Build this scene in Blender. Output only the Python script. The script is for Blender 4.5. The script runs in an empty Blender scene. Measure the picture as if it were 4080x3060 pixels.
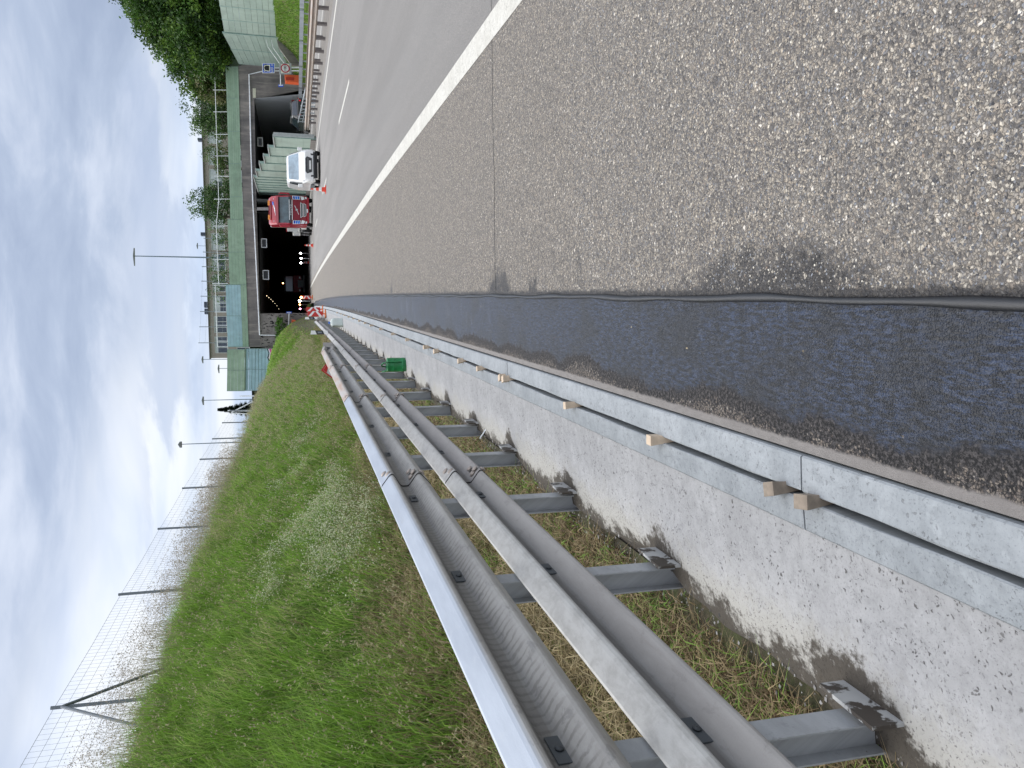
import bpy, math, random
import numpy as np
from mathutils import Matrix, Vector
random.seed(7); rng = np.random.default_rng(11)
S = bpy.context.scene; COL = S.collection

# ---------------------------------------------------------------- camera (held sideways, as in the photograph)
FPX, HV, CAMH, ROLL = 3200.0, 1185.0, 1.6, -0.02
PITCH = math.atan((2040-HV)/FPX)
def ray(x, y):
    """direction through a point of the 4080x3060 photograph; the world's up is the picture's left"""
    a = ((3060-y)-1530)/FPX; b = -(x-2040)/FPX
    c, s = math.cos(ROLL), math.sin(ROLL)
    a, b = a*c-b*s, a*s+b*c
    return Vector((a, math.cos(PITCH)+b*math.sin(PITCH), -math.sin(PITCH)+b*math.cos(PITCH)))
def gnd(x, y, z=0.0):
    d = ray(x, y); t = (z-CAMH)/d.z
    return Vector((d.x*t, d.y*t, z))
def atY(x, y, Y):
    d = ray(x, y); t = Y/d.y
    return Vector((d.x*t, Y, CAMH+d.z*t))
cam = bpy.data.cameras.new('camera'); camo = bpy.data.objects.new('camera', cam); COL.objects.link(camo)
cam.sensor_fit = 'HORIZONTAL'; cam.sensor_width = 36; cam.lens = FPX/4080*36
cam.clip_start = 0.05; cam.clip_end = 3000
r0 = ray(2040, 1530)
ax = (ray(2041, 1530)-r0).normalized(); ay = (ray(2040, 1529)-r0).normalized(); az = -r0.normalized()
M = Matrix((ax, ay, az)).transposed().to_4x4(); M.translation = Vector((0, 0, CAMH))
camo.matrix_world = M
S.camera = camo

# ---------------------------------------------------------------- node helpers
def lin(c):
    return tuple(((v/255)/12.92 if v/255 <= .04045 else ((v/255+.055)/1.055)**2.4) for v in c)
class NT:
    def __init__(s, tree): s.t = tree; s.n = tree.nodes; s.l = tree.links
    def new(s, typ, **k):
        n = s.n.new(typ)
        for a, v in k.items(): setattr(n, a, v)
        return n
    def put(s, sock, v):
        if isinstance(v, bpy.types.NodeSocket): s.l.new(v, sock)
        elif isinstance(v, (tuple, list)) and len(v) == 3 and sock.type == 'RGBA': sock.default_value = (*v, 1)
        else: sock.default_value = v
    def math(s, op, a, b=0.0, c=0.0, clamp=False):
        n = s.new('ShaderNodeMath', operation=op); n.use_clamp = clamp
        s.put(n.inputs[0], a); s.put(n.inputs[1], b); s.put(n.inputs[2], c); return n.outputs[0]
    def mix(s, f, a, b, bt='MIX'):
        n = s.new('ShaderNodeMix', data_type='RGBA', blend_type=bt)
        s.put(n.inputs[0], f); s.put(n.inputs[6], a); s.put(n.inputs[7], b); return n.outputs[2]
    def ss(s, x, lo, hi, a=0.0, b=1.0):
        n = s.new('ShaderNodeMapRange', interpolation_type='SMOOTHSTEP')
        s.put(n.inputs[0], x); s.put(n.inputs[1], lo); s.put(n.inputs[2], hi); s.put(n.inputs[3], a); s.put(n.inputs[4], b)
        return n.outputs[0]
    def noise(s, vec, scale, detail=4.0, rough=.55, dist=0.0):
        n = s.new('ShaderNodeTexNoise'); s.put(n.inputs['Vector'], vec); n.inputs['Scale'].default_value = scale
        n.inputs['Detail'].default_value = detail; n.inputs['Roughness'].default_value = rough; n.inputs['Distortion'].default_value = dist
        return n.outputs['Fac']
    def vor(s, vec, scale, feature='F1'):
        n = s.new('ShaderNodeTexVoronoi', feature=feature); s.put(n.inputs['Vector'], vec); n.inputs['Scale'].default_value = scale
        return n
    def scale(s, vec, k):
        n = s.new('ShaderNodeVectorMath', operation='MULTIPLY'); s.put(n.inputs[0], vec); n.inputs[1].default_value = k; return n.outputs[0]
    def ramp(s, fac, stops, mode='LINEAR'):
        n = s.new('ShaderNodeValToRGB'); e = n.color_ramp; e.interpolation = mode
        while len(e.elements) > 1: e.elements.remove(e.elements[-1])
        e.elements[0].position = stops[0][0]; e.elements[0].color = (*stops[0][1], 1)
        for p, c in stops[1:]:
            q = e.elements.new(p); q.color = (*c, 1)
        s.put(n.inputs[0], fac); return n.outputs[0]
    def bump(s, h, strength=.5, dist=.01, normal=None):
        n = s.new('ShaderNodeBump'); n.inputs['Strength'].default_value = strength; n.inputs['Distance'].default_value = dist
        s.put(n.inputs['Height'], h)
        if normal is not None: s.put(n.inputs['Normal'], normal)
        return n.outputs[0]

# ---------------------------------------------------------------- world: thin broken overcast
W = bpy.data.worlds.new('World'); S.world = W; W.use_nodes = True
w = NT(W.node_tree); w.n.clear()
out = w.new('ShaderNodeOutputWorld'); bg = w.new('ShaderNodeBackground'); bg.inputs['Strength'].default_value = 0.1
w.l.new(bg.outputs[0], out.inputs[0])
SUN_EL, SUN_AZ = math.radians(52), math.radians(-38)
sky = w.new('ShaderNodeTexSky', sky_type='NISHITA'); sky.sun_disc = False; sky.sun_elevation = SUN_EL; sky.sun_rotation = SUN_AZ
sky.air_density = 1.0; sky.dust_density = 1.5
tc = w.new('ShaderNodeTexCoord'); dirv = tc.outputs['Generated']
sep = w.new('ShaderNodeSeparateXYZ'); w.l.new(dirv, sep.inputs[0]); dx, dy, dz = sep.outputs
zz = w.math('ADD', w.math('MAXIMUM', dz, 0.0), .10)
comb = w.new('ShaderNodeCombineXYZ'); w.put(comb.inputs[0], w.math('DIVIDE', dx, zz)); w.put(comb.inputs[1], w.math('DIVIDE', dy, zz)); comb.inputs[2].default_value = 0
pl = comb.outputs[0]
n1 = w.noise(w.scale(pl, (1, .9, 1)), .42, 6, .5, .25)
n2 = w.noise(w.scale(pl, (.8, 1.1, 1)), .8, 5, .5, .4)
n3 = w.noise(w.scale(dirv, (1.0, 1.0, 3.6)), 4.2, 7, .58, .35)
n4 = w.noise(w.scale(dirv, (1.0, 1.0, 9.0)), 2.2, 4, .5, .3)
# heavier grey deck higher up, a bright gap under it, pale blue near the horizon
el = w.math('ADD', dz, w.math('MULTIPLY', w.math('SUBTRACT', n1, .5), .16))
el = w.math('ADD', el, w.math('MULTIPLY', w.math('SUBTRACT', n3, .5), .07))
el = w.math('ADD', el, w.math('MULTIPLY', w.math('MULTIPLY', dx, w.ss(dz, .05, .12)), .21))
deck = w.ss(el, .150, .235)
K = 6.9
def k(c, m=1.0): return tuple(v*K*m for v in lin(c))
bright = w.ramp(w.ss(n2, .28, .66), [(0, k((208, 220, 243))), (.5, k((230, 238, 252))), (1, k((250, 252, 255)))])
deckc = w.ramp(w.ss(w.math('ADD', w.math('MULTIPLY', n3, .6), w.math('MULTIPLY', n2, .45)), .36, .70), [(0, k((160, 174, 200))), (.45, k((180, 193, 216))), (1, k((218, 226, 242)))])
low = w.ramp(w.ss(n4, .36, .66), [(0, k((178, 200, 234))), (.6, k((204, 219, 243))), (1, k((240, 245, 253)))])
nodep = w.mix(w.ss(w.math('ADD', dz, w.math('MULTIPLY', w.math('SUBTRACT', n3, .5), .05)), .085, .15), low, bright)
cloud = w.mix(deck, nodep, deckc)
streak = w.math('MULTIPLY', w.ss(n3, .50, .60), w.math('MULTIPLY', w.ss(dz, .085, .12), w.ss(dz, .19, .15)))
cloud = w.mix(w.math('MULTIPLY', streak, .5), cloud, k((168, 184, 214)))
cloud = w.mix(w.ss(dz, .34, .85), cloud, k((240, 243, 250), 2.1))
final = w.mix(.93, sky.outputs[0], cloud)
w.l.new(final, bg.inputs['Color'])

sun = bpy.data.lights.new('sun', 'SUN'); sun.energy = 1.45; sun.angle = math.radians(65); sun.color = (1, .965, .91)
suno = bpy.data.objects.new('sun', sun); COL.objects.link(suno)
sdir = Vector((math.sin(-SUN_AZ)*math.cos(SUN_EL)*-1, math.cos(SUN_AZ)*math.cos(SUN_EL), math.sin(SUN_EL)))
suno.rotation_euler = sdir.to_track_quat('Z', 'Y').to_euler()
S.view_settings.view_transform = 'Standard'; S.view_settings.look = 'None'
S.view_settings.exposure = 0.66; S.view_settings.gamma = 1.0; S.view_settings.use_curve_mapping = False
S.cycles.max_bounces = 8; S.cycles.diffuse_bounces = 3

# ---------------------------------------------------------------- materials
MATS = {}
def newmat(name):
    m = bpy.data.materials.new(name); m.use_nodes = True; t = NT(m.node_tree)
    b = t.n['Principled BSDF']; return m, t, b
def plain(name, c, rough=.6, metal=0.0, spec=.5, var=.12, nscale=6.0, bump=0.0, emit=0.0, coat=0.0, dirt=None, coord='Object'):
    """base colour with uneven tone, a little dirt and relief"""
    if name in MATS: return MATS[name]
    m, t, b = newmat(name)
    tcn = t.new('ShaderNodeTexCoord'); v = tcn.outputs[coord]
    n = t.noise(v, nscale, 5, .6)
    lo = tuple(x*(1-var) for x in c); hi = tuple(min(1, x*(1+var)) for x in c)
    colr = t.mix(t.ss(n, .3, .7), lo, hi)
    if dirt:
        d = t.noise(v, nscale*.45, 7, .7, .6)
        colr = t.mix(t.math('MULTIPLY', t.ss(d, .48, .72), dirt[1]), colr, dirt[0])
    t.put(b.inputs['Base Color'], colr); b.inputs['Roughness'].default_value = rough
    b.inputs['Metallic'].default_value = metal; b.inputs['Specular IOR Level'].default_value = spec
    if coat: b.inputs['Coat Weight'].default_value = coat; b.inputs['Coat Roughness'].default_value = .08
    if bump: t.put(b.inputs['Normal'], t.bump(t.noise(v, nscale*9, 4, .6), .6, bump))
    if emit: b.inputs['Emission Color'].default_value = (*c, 1); b.inputs['Emission Strength'].default_value = emit
    MATS[name] = m; return m

def uvmat(name):
    m, t, b = newmat(name); u = t.new('ShaderNodeUVMap'); s = t.new('ShaderNodeSeparateXYZ'); t.l.new(u.outputs[0], s.inputs[0])
    MATS[name] = m; return m, t, b, u.outputs[0], s.outputs[0], s.outputs[1]

def pebbles(t, uv, scale):
    """close-packed stones: colour per stone, gap mask, height"""
    v1 = t.vor(uv, scale); v2 = t.vor(uv, scale, 'DISTANCE_TO_EDGE')
    r = t.new('ShaderNodeSeparateColor'); t.l.new(v1.outputs['Color'], r.inputs[0])
    c = t.ramp(r.outputs[0], [(0, (.035, .036, .04)), (.16, (.075, .077, .085)), (.32, (.15, .15, .155)), (.46, (.23, .215, .195)), (.58, (.33, .30, .255)), (.68, (.17, .18, .20)), (.80, (.44, .40, .33)), (.90, (.27, .235, .20)), (.96, (.60, .57, .50)), (1, (.7, .68, .64))])
    gap = t.ss(v2.outputs['Distance'], .02, .13)
    h = t.ss(v2.outputs['Distance'], 0, .35)
    return c, gap, h, r.outputs[1]

def mk_shoulder():
    m, t, b, uv, u, v = uvmat('shoulder asphalt')
    warp = t.new('ShaderNodeTexNoise'); warp.inputs['Scale'].default_value = 40; t.l.new(uv, warp.inputs['Vector'])
    uvw = t.new('ShaderNodeVectorMath', operation='MULTIPLY_ADD'); t.l.new(warp.outputs['Color'], uvw.inputs[0]); uvw.inputs[1].default_value = (.012, .012, 0); t.l.new(uv, uvw.inputs[2])
    c1, g1, h1, q1 = pebbles(t, uvw.outputs[0], 76)
    c2, g2, h2, q2 = pebbles(t, uvw.outputs[0], 118)
    sel = t.ss(t.noise(uv, 60, 2), .42, .55)
    c = t.mix(sel, c2, c1); g = t.math('ADD', t.math('MULTIPLY', g1, sel), t.math('MULTIPLY', g2, t.math('SUBTRACT', 1, sel)))
    c = t.mix(g, (.055, .051, .048), c)
    c = t.mix(1.0, c, (1.20, 1.14, 1.07), 'MULTIPLY')
    big = t.noise(uv, .8, 5, .6); mid = t.noise(uv, 5, 5, .65)
    # far from the joint the stones read as one worn tan surface; tone drifts
    c = t.mix(t.ss(big, .3, .7, 0, .3), c, t.mix(.5, c, (.15, .14, .13)))
    vd = t.noise(uv, 14, 5, .8); c = t.mix(t.ss(vd, .64, .70, 0, .8), c, (.03, .03, .034))
    fine = t.noise(t.scale(uv, (26, 3, 1)), 1, 3)
    c = t.mix(.18, c, t.mix(t.ss(mid, .35, .65), (.22, .20, .178), (.30, .27, .235)))
    c = t.mix(t.math('MULTIPLY', t.ss(t.noise(uv, 5, 6, .7), .56, .72), .45), c, (.075, .07, .066))
    # traffic lanes beyond the edge line: finer, greyer, polished tracks
    lane = t.ss(u, 2.25, 2.32)
    track = t.math('MULTIPLY', t.ss(t.math('ABSOLUTE', t.math('SUBTRACT', u, 3.3)), .6, .15), .5)
    lanec = t.mix(t.ss(t.noise(t.scale(uv, (1.2, .08, 1)), 1, 4), .35, .65), (.22, .213, .206), (.262, .252, .242))
    lanec = t.mix(t.math('MULTIPLY', track, .5), lanec, (.27, .265, .26))
    lanec = t.mix(.22, lanec, c)
    c = t.mix(lane, c, lanec)
    # bitumen that crept over the joint onto the shoulder
    na = t.noise(t.scale(uv, (.6, 1.1, 1)), 1.6, 3, .5); nb = t.noise(uv, 7, 7, .75, .5)
    nc = t.noise(t.scale(uv, (2, 26, 1)), 1, 3, .6)
    reach = t.math('ADD', t.math('MULTIPLY', t.ss(na, .56, .74), .30), .02)
    reach = t.math('ADD', reach, t.math('MULTIPLY', t.ss(t.math('ABSOLUTE', t.math('SUBTRACT', v, 2.5)), .9, .05), .22))
    reach = t.math('ADD', reach, t.math('MULTIPLY', t.ss(t.math('ABSOLUTE', t.math('SUBTRACT', v, 6.35)), .5, .1), .24))
    reach = t.math('ADD', reach, t.math('MULTIPLY', t.math('MULTIPLY', t.ss(nc, .54, .72), t.ss(v, 6, 12)), .22))
    d = t.math('SUBTRACT', reach, u)
    sm = t.ss(t.math('ADD', d, t.math('MULTIPLY', t.math('SUBTRACT', nb, .52), .36)), -.03, .12)
    sm = t.math('MULTIPLY', sm, t.ss(nb, .30, .56, .35, 1.0))
    edge = t.ss(t.math('ADD', u, t.math('MULTIPLY', t.math('SUBTRACT', nb, .5), .07)), .045, .020)
    sm = t.math('MAXIMUM', t.math('MULTIPLY', sm, t.ss(v, 75, 40, .5, 1)), edge)
    wet = t.mix(t.math('MULTIPLY', q1, .6), (.014, .014, .017), (.055, .05, .046))
    c = t.mix(t.math('MULTIPLY', sm, .86), c, wet)
    t.put(b.inputs['Base Color'], c)
    t.put(b.inputs['Roughness'], t.ss(sm, 0, 1, .82, .48)); b.inputs['Specular IOR Level'].default_value = .35
    hh = t.math('ADD', t.math('MULTIPLY', h1, sel), t.math('MULTIPLY', h2, t.math('SUBTRACT', 1, sel)))
    hh = t.math('ADD', hh, t.math('MULTIPLY', q1, .5))
    t.put(b.inputs['Normal'], t.bump(hh, .9, .005))
    return m
def mk_bitumen():
    m, t, b, uv, u, v = uvmat('bitumen strip')
    c1, g1, h1, q1 = pebbles(t, uv, 120)
    rgh = t.noise(uv, 75, 5, .8)
    brown = t.mix(t.ss(rgh, .38, .62), (.055, .042, .034), (.24, .19, .15)); brown = t.mix(.30, brown, c1)
    gravel = t.mix(g1, (.02, .017, .016), brown)
    n = t.noise(t.scale(uv, (.5, 1.5, 1)), 1.3, 3, .5); n6 = t.noise(uv, 16, 6, .7)
    # edge of the poured bitumen wanders; speckled fringe; clean dirty lip by the concrete
    e = t.math('ADD', u, t.math('MULTIPLY', t.math('SUBTRACT', n, .5), .26))
    e = t.math('ADD', e, t.math('MULTIPLY', t.math('SUBTRACT', n6, .5), .11))
    bit = t.ss(e, -.41, -.365)
    fringe = t.ss(e, -.50, -.40)
    spk = t.ss(t.math('ADD', q1, t.math('MULTIPLY', fringe, .85)), .62, .80)
    tar = t.mix(t.ss(rgh, .46, .60), (.006, .006, .007), (.085, .078, .078))
    spk = t.math('MAXIMUM', spk, t.ss(e, -.452, -.415)); base = t.mix(t.math('MULTIPLY', spk, .92), gravel, tar)
    fine = t.noise(t.scale(uv, (7, 2.2, 1)), 9, 6, .7); fl = t.noise(t.scale(uv, (90, 24, 1)), 1, 5, .75)
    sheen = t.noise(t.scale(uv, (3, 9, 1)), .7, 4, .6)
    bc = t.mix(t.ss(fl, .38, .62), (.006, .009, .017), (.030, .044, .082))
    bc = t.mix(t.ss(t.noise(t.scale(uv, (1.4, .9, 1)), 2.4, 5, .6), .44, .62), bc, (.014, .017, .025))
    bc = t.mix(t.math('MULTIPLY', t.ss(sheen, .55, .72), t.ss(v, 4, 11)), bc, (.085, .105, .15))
    fk = t.noise(t.scale(uv, (75, 16, 1)), 1, 4, .7); bc = t.mix(t.ss(fk, .48, .55, 0, .92), bc, (.005, .006, .009))
    straw = t.vor(t.scale(uv, (1, .45, 1)), 9); sd = t.ss(straw.outputs['Distance'], .045, .03)
    bc = t.mix(t.math('MULTIPLY', sd, t.ss(n6, .52, .6)), bc, (.42, .33, .2))
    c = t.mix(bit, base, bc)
    lip = t.ss(t.math('ADD', u, t.math('MULTIPLY', n6, .03)), -.448, -.462)
    c = t.mix(lip, c, t.mix(n6, (.17, .155, .145), (.34, .315, .295)))
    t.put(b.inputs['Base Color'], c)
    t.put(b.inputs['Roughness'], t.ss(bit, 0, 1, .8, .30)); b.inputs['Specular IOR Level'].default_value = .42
    h = t.math('ADD', t.math('MULTIPLY', h1, .35), t.math('MULTIPLY', fl, .8)); h = t.math('ADD', h, t.math('MULTIPLY', fine, .5)); h = t.math('ADD', h, t.math('MULTIPLY', t.math('MULTIPLY', rgh, t.math('SUBTRACT', 1, bit)), 2.0))
    t.put(b.inputs['Normal'], t.bump(h, .9, .0042))
    return m
def mk_conc(name, lo, hi, pit=.0, soil=None, rough=.85, grain=True):
    m, t, b, uv, u, v = uvmat(name)
    n = t.noise(uv, 3, 6, .65); n2 = t.noise(uv, 22, 6, .7); n3 = t.noise(uv, 110, 3, .7)
    c = t.mix(t.ss(n, .3, .7), lo, hi); c = t.mix(t.ss(n2, .42, .66, 0, .38), c, tuple(x*.70 for x in lo)); c = t.mix(t.ss(t.noise(uv, 9, 5, .7), .56, .68, 0, .4), c, tuple(min(.8, x*1.18) for x in hi))
    c = t.mix(t.ss(n3, .55, .68, 0, .5), c, tuple(x*.5 for x in lo))
    h = t.math('ADD', t.math('MULTIPLY', n2, .6), t.math('MULTIPLY', n3, .5))
    if pit:
        wv = t.new('ShaderNodeVectorMath', operation='MULTIPLY_ADD'); tn = t.new('ShaderNodeTexNoise'); tn.inputs['Scale'].default_value = 55; t.l.new(uv, tn.inputs['Vector']); t.l.new(tn.outputs['Color'], wv.inputs[0]); wv.inputs[1].default_value = (.03, .03, 0); t.l.new(uv, wv.inputs[2])
        p = t.vor(wv.outputs[0], 46); p2 = t.vor(wv.outputs[0], 105)
        pm = t.math('MULTIPLY', t.ss(p.outputs['Distance'], .26, .12), t.ss(t.noise(uv, 7, 3), .40, .58)); pm = t.math('MAXIMUM', pm, t.math('MULTIPLY', t.ss(p2.outputs['Distance'], .24, .12), t.ss(t.noise(uv, 11, 3), .48, .58)))
        c = t.mix(t.math('MULTIPLY', pm, pit), c, (.10, .095, .09)); h = t.math('SUBTRACT', h, t.math('MULTIPLY', pm, .9))
    if soil:   # creamy rough band and dirt creeping in from the verge side (low u)
        a, wd = soil
        q = t.math('ADD', u, t.math('MULTIPLY', t.math('SUBTRACT', t.noise(t.scale(uv, (3, 2.2, 1)), 1.6, 8, .72), .5), .40)); q = t.math('ADD', q, t.math('MULTIPLY', t.math('SUBTRACT', t.noise(uv, 26, 5, .75), .5), .20))
        cream = t.ss(q, a+wd*2.3, a+wd*1.1)
        st = t.vor(wv.outputs[0] if pit else uv, 90); stm = t.ss(st.outputs['Distance'], .35, .22); sr = t.new('ShaderNodeSeparateColor'); t.l.new(st.outputs['Color'], sr.inputs[0])
        cc = t.mix(t.math('MULTIPLY', stm, t.ss(sr.outputs[0], .45, .6)), (.38, .365, .33), (.13, .12, .11))
        c = t.mix(t.math('MULTIPLY', cream, .8), c, cc)
        q2 = t.math('ADD', q, t.math('MULTIPLY', t.math('SUBTRACT', n2, .5), .12))
        # black patch beside every post base
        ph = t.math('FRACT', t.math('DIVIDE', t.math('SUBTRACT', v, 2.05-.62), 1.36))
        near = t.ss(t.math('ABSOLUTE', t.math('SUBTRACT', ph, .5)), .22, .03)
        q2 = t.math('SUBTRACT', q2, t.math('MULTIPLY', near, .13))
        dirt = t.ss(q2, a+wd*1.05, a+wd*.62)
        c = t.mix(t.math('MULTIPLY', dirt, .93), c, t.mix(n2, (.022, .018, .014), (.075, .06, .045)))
        h = t.math('ADD', h, t.math('MULTIPLY', stm, t.math('MULTIPLY', cream, .6)))
    t.put(b.inputs['Base Color'], c); b.inputs['Roughness'].default_value = rough; b.inputs['Specular IOR Level'].default_value = .3
    t.put(b.inputs['Normal'], t.bump(h, .7, .004))
    return m
def mk_upper(name, rusty):
    m, t, b, uv, u, v = uvmat(name)
    n = t.noise(t.scale(uv, (5, .8, 1)), 1.6, 6, .65); sp = t.noise(uv, 160, 3, .7); d = t.noise(t.scale(uv, (14, 1.5, 1)), 1, 6, .7)
    r = t.noise(t.scale(uv, (9, 1.2, 1)), 1, 6, .7)
    crest = t.mix(t.ss(n, .3, .7), (.33, .365, .42), (.41, .45, .51)) if not rusty else t.mix(t.ss(r, .40, .66), (.46, .43, .40), (.42, .28, .20))
    crest = t.mix(t.ss(d, .60, .78, 0, .35), crest, (.30, .30, .31))
    old = t.mix(t.ss(n, .3, .7), (.30, .285, .265), (.40, .385, .36)); st = t.new('ShaderNodeTexWave', wave_type='BANDS', bands_direction='Y'); t.l.new(uv, st.inputs['Vector']); st.inputs['Scale'].default_value = 7
    st.inputs['Distortion'].default_value = 4; st.inputs['Detail'].default_value = 4; st.inputs['Detail Scale'].default_value = 2
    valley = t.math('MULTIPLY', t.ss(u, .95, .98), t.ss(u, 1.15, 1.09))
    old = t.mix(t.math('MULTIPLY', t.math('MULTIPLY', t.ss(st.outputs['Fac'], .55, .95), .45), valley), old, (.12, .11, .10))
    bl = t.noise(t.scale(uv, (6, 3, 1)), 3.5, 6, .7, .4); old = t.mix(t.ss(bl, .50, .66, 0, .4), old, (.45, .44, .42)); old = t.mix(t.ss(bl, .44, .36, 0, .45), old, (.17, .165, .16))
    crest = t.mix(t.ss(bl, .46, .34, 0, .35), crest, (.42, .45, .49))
    val = t.math('MULTIPLY', t.ss(u, .915, .965), t.ss(u, 1.08, 1.03)); old = t.mix(t.math('MULTIPLY', val, .55), old, (.10, .092, .085))  # shade in the beam's valley painted as a dark band
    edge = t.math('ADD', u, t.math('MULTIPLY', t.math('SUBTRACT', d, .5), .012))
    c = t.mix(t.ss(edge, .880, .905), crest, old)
    t.put(b.inputs['Base Color'], c); b.inputs['Metallic'].default_value = .1; b.inputs['Roughness'].default_value = .5
    t.put(b.inputs['Normal'], t.bump(t.math('ADD', sp, t.math('MULTIPLY', n, 2)), .35, .0015))
    return m
def mk_galv(name, tone, tint=(1, 1, 1), rough=.5, stripes=0.0, rust=0.0):
    m, t, b, uv, u, v = uvmat(name)
    n = t.noise(t.scale(uv, (5, .8, 1)), 1.6, 6, .65); sp = t.noise(uv, 160, 3, .7); d = t.noise(t.scale(uv, (20, 1.8, 1)), 1, 6, .7)
    a = tuple(tone*x*.82 for x in tint); c2 = tuple(min(1, tone*x*1.15) for x in tint)
    c = t.mix(t.ss(n, .3, .7), a, c2); c = t.mix(t.ss(sp, .5, .8, 0, .3), c, tuple(x*.55 for x in a))
    bl = t.noise(t.scale(uv, (6, 3, 1)), 3.5, 6, .7, .4); c = t.mix(t.ss(bl, .50, .66, 0, .45), c, tuple(min(1, x*1.35) for x in a)); c = t.mix(t.ss(bl, .44, .36, 0, .4), c, tuple(x*.62 for x in a))
    nk = t.noise(t.scale(uv, (30, 9, 1)), 1, 4, .8); c = t.mix(t.ss(nk, .68, .72, 0, .8), c, (.13, .10, .09))
    c = t.mix(t.ss(d, .55, .75, 0, .35), c, (.20, .18, .16))
    if stripes:
        st = t.new('ShaderNodeTexWave', wave_type='BANDS', bands_direction='Y'); t.l.new(uv, st.inputs['Vector']); st.inputs['Scale'].default_value = 12
        st.inputs['Distortion'].default_value = 3; st.inputs['Detail'].default_value = 3; st.inputs['Detail Scale'].default_value = 1.5
        c = t.mix(t.math('MULTIPLY', t.ss(st.outputs['Fac'], .6, .95), stripes), c, (.11, .10, .09))
    if name.startswith('galv old'):     # valley shade painted into the colour, top flange painted paler
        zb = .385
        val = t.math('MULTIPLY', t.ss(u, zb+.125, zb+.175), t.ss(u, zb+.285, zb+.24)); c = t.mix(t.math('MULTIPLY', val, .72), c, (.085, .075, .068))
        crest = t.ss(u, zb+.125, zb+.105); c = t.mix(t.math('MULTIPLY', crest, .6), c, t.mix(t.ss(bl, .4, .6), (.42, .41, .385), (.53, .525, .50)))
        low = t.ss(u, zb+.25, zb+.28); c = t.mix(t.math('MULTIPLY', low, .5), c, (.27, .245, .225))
    if rust:
        r = t.noise(t.scale(uv, (9, 1.2, 1)), 1, 6, .7); c = t.mix(t.math('MULTIPLY', t.ss(r, .36, .62), rust), c, (.30, .19, .12))
    t.put(b.inputs['Base Color'], c); b.inputs['Metallic'].default_value = .12; b.inputs['Roughness'].default_value = rough
    t.put(b.inputs['Normal'], t.bump(t.math('ADD', sp, t.math('MULTIPLY', n, 2)), .35, .0015))
    return m
mk_shoulder(); mk_bitumen()
mk_conc('poured concrete', (.37, .365, .365), (.455, .45, .45), pit=.85, soil=(-1.37, .16))
mk_conc('cast kerb', (.285, .305, .32), (.375, .395, .41), pit=.35, rough=.7)
mk_conc('old paint', (.47, .455, .41), (.56, .545, .50), pit=.8)
mk_conc('dirty paving', (.17, .155, .14), (.26, .24, .215), pit=0)
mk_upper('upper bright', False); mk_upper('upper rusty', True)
mk_galv('galv new', .70, (.93, .98, 1.06), .42)
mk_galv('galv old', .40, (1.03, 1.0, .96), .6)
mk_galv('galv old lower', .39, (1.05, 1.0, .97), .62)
mk_galv('galv rusty', .40, (1.05, .98, .92), .62, rust=.5)
mk_galv('galv post', .38, (.97, 1.0, 1.03), .5)
mk_galv('median rail', .33, (1.08, .98, .88), .65, rust=.55)
mk_galv('far rail', .36, (.92, 1.0, 1.08), .5)
GL = plain('dark glass', (.02, .03, .035), .08, spec=.8, var=.1)
BLK = plain('black rubber', (.014, .014, .015), .6)

# grass: tone from a vertex attribute
def attrmat(name, rough=.6, trans=.42):
    m, t, b = newmat(name); a = t.new('ShaderNodeVertexColor'); a.layer_name = 'tint'
    t.l.new(a.outputs[0], b.inputs['Base Color']); b.inputs['Roughness'].default_value = rough; b.inputs['Specular IOR Level'].default_value = .25
    tr = t.new('ShaderNodeBsdfTranslucent'); t.l.new(a.outputs[0], tr.inputs[0])
    mx = t.new('ShaderNodeMixShader'); mx.inputs[0].default_value = trans
    t.l.new(b.outputs[0], mx.inputs[1]); t.l.new(tr.outputs[0], mx.inputs[2]); t.l.new(mx.outputs[0], t.n['Material Output'].inputs[0])
    MATS[name] = m; return m
attrmat('grass blades'); attrmat('leaves', .5, .3); attrmat('loose stones', .75, 0.0)
def mk_soil():
    m, t, b = newmat('soil'); tcn = t.new('ShaderNodeTexCoord'); v = tcn.outputs['Object']
    n = t.noise(v, 3, 6, .6); n2 = t.noise(v, 30, 5, .7)
    c = t.mix(t.ss(n, .4, .6), (.05, .045, .028), (.07, .085, .03)); c = t.mix(t.ss(n2, .4, .7), c, (.10, .08, .05))
    t.put(b.inputs['Base Color'], c); b.inputs['Roughness'].default_value = .95; t.put(b.inputs['Normal'], t.bump(n2, .8, .03)); MATS['soil'] = m
mk_soil()
def mk_sward():
    m, t, b = newmat('sward'); tcn = t.new('ShaderNodeTexCoord'); v = tcn.outputs['Object']
    n = t.noise(v, .35, 6, .6); n2 = t.noise(v, 5, 6, .75); n3 = t.noise(v, 1.4, 5, .7)
    c = t.mix(t.ss(n3, .35, .65), (.055, .10, .022), (.13, .18, .045)); c = t.mix(t.ss(n2, .45, .75, 0, .6), c, (.24, .26, .10))
    c = t.mix(t.ss(n, .5, .7, 0, .5), c, (.19, .17, .08))
    t.put(b.inputs['Base Color'], c); b.inputs['Roughness'].default_value = .95; t.put(b.inputs['Normal'], t.bump(n2, 1, .12)); MATS['sward'] = m
mk_sward()

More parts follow.
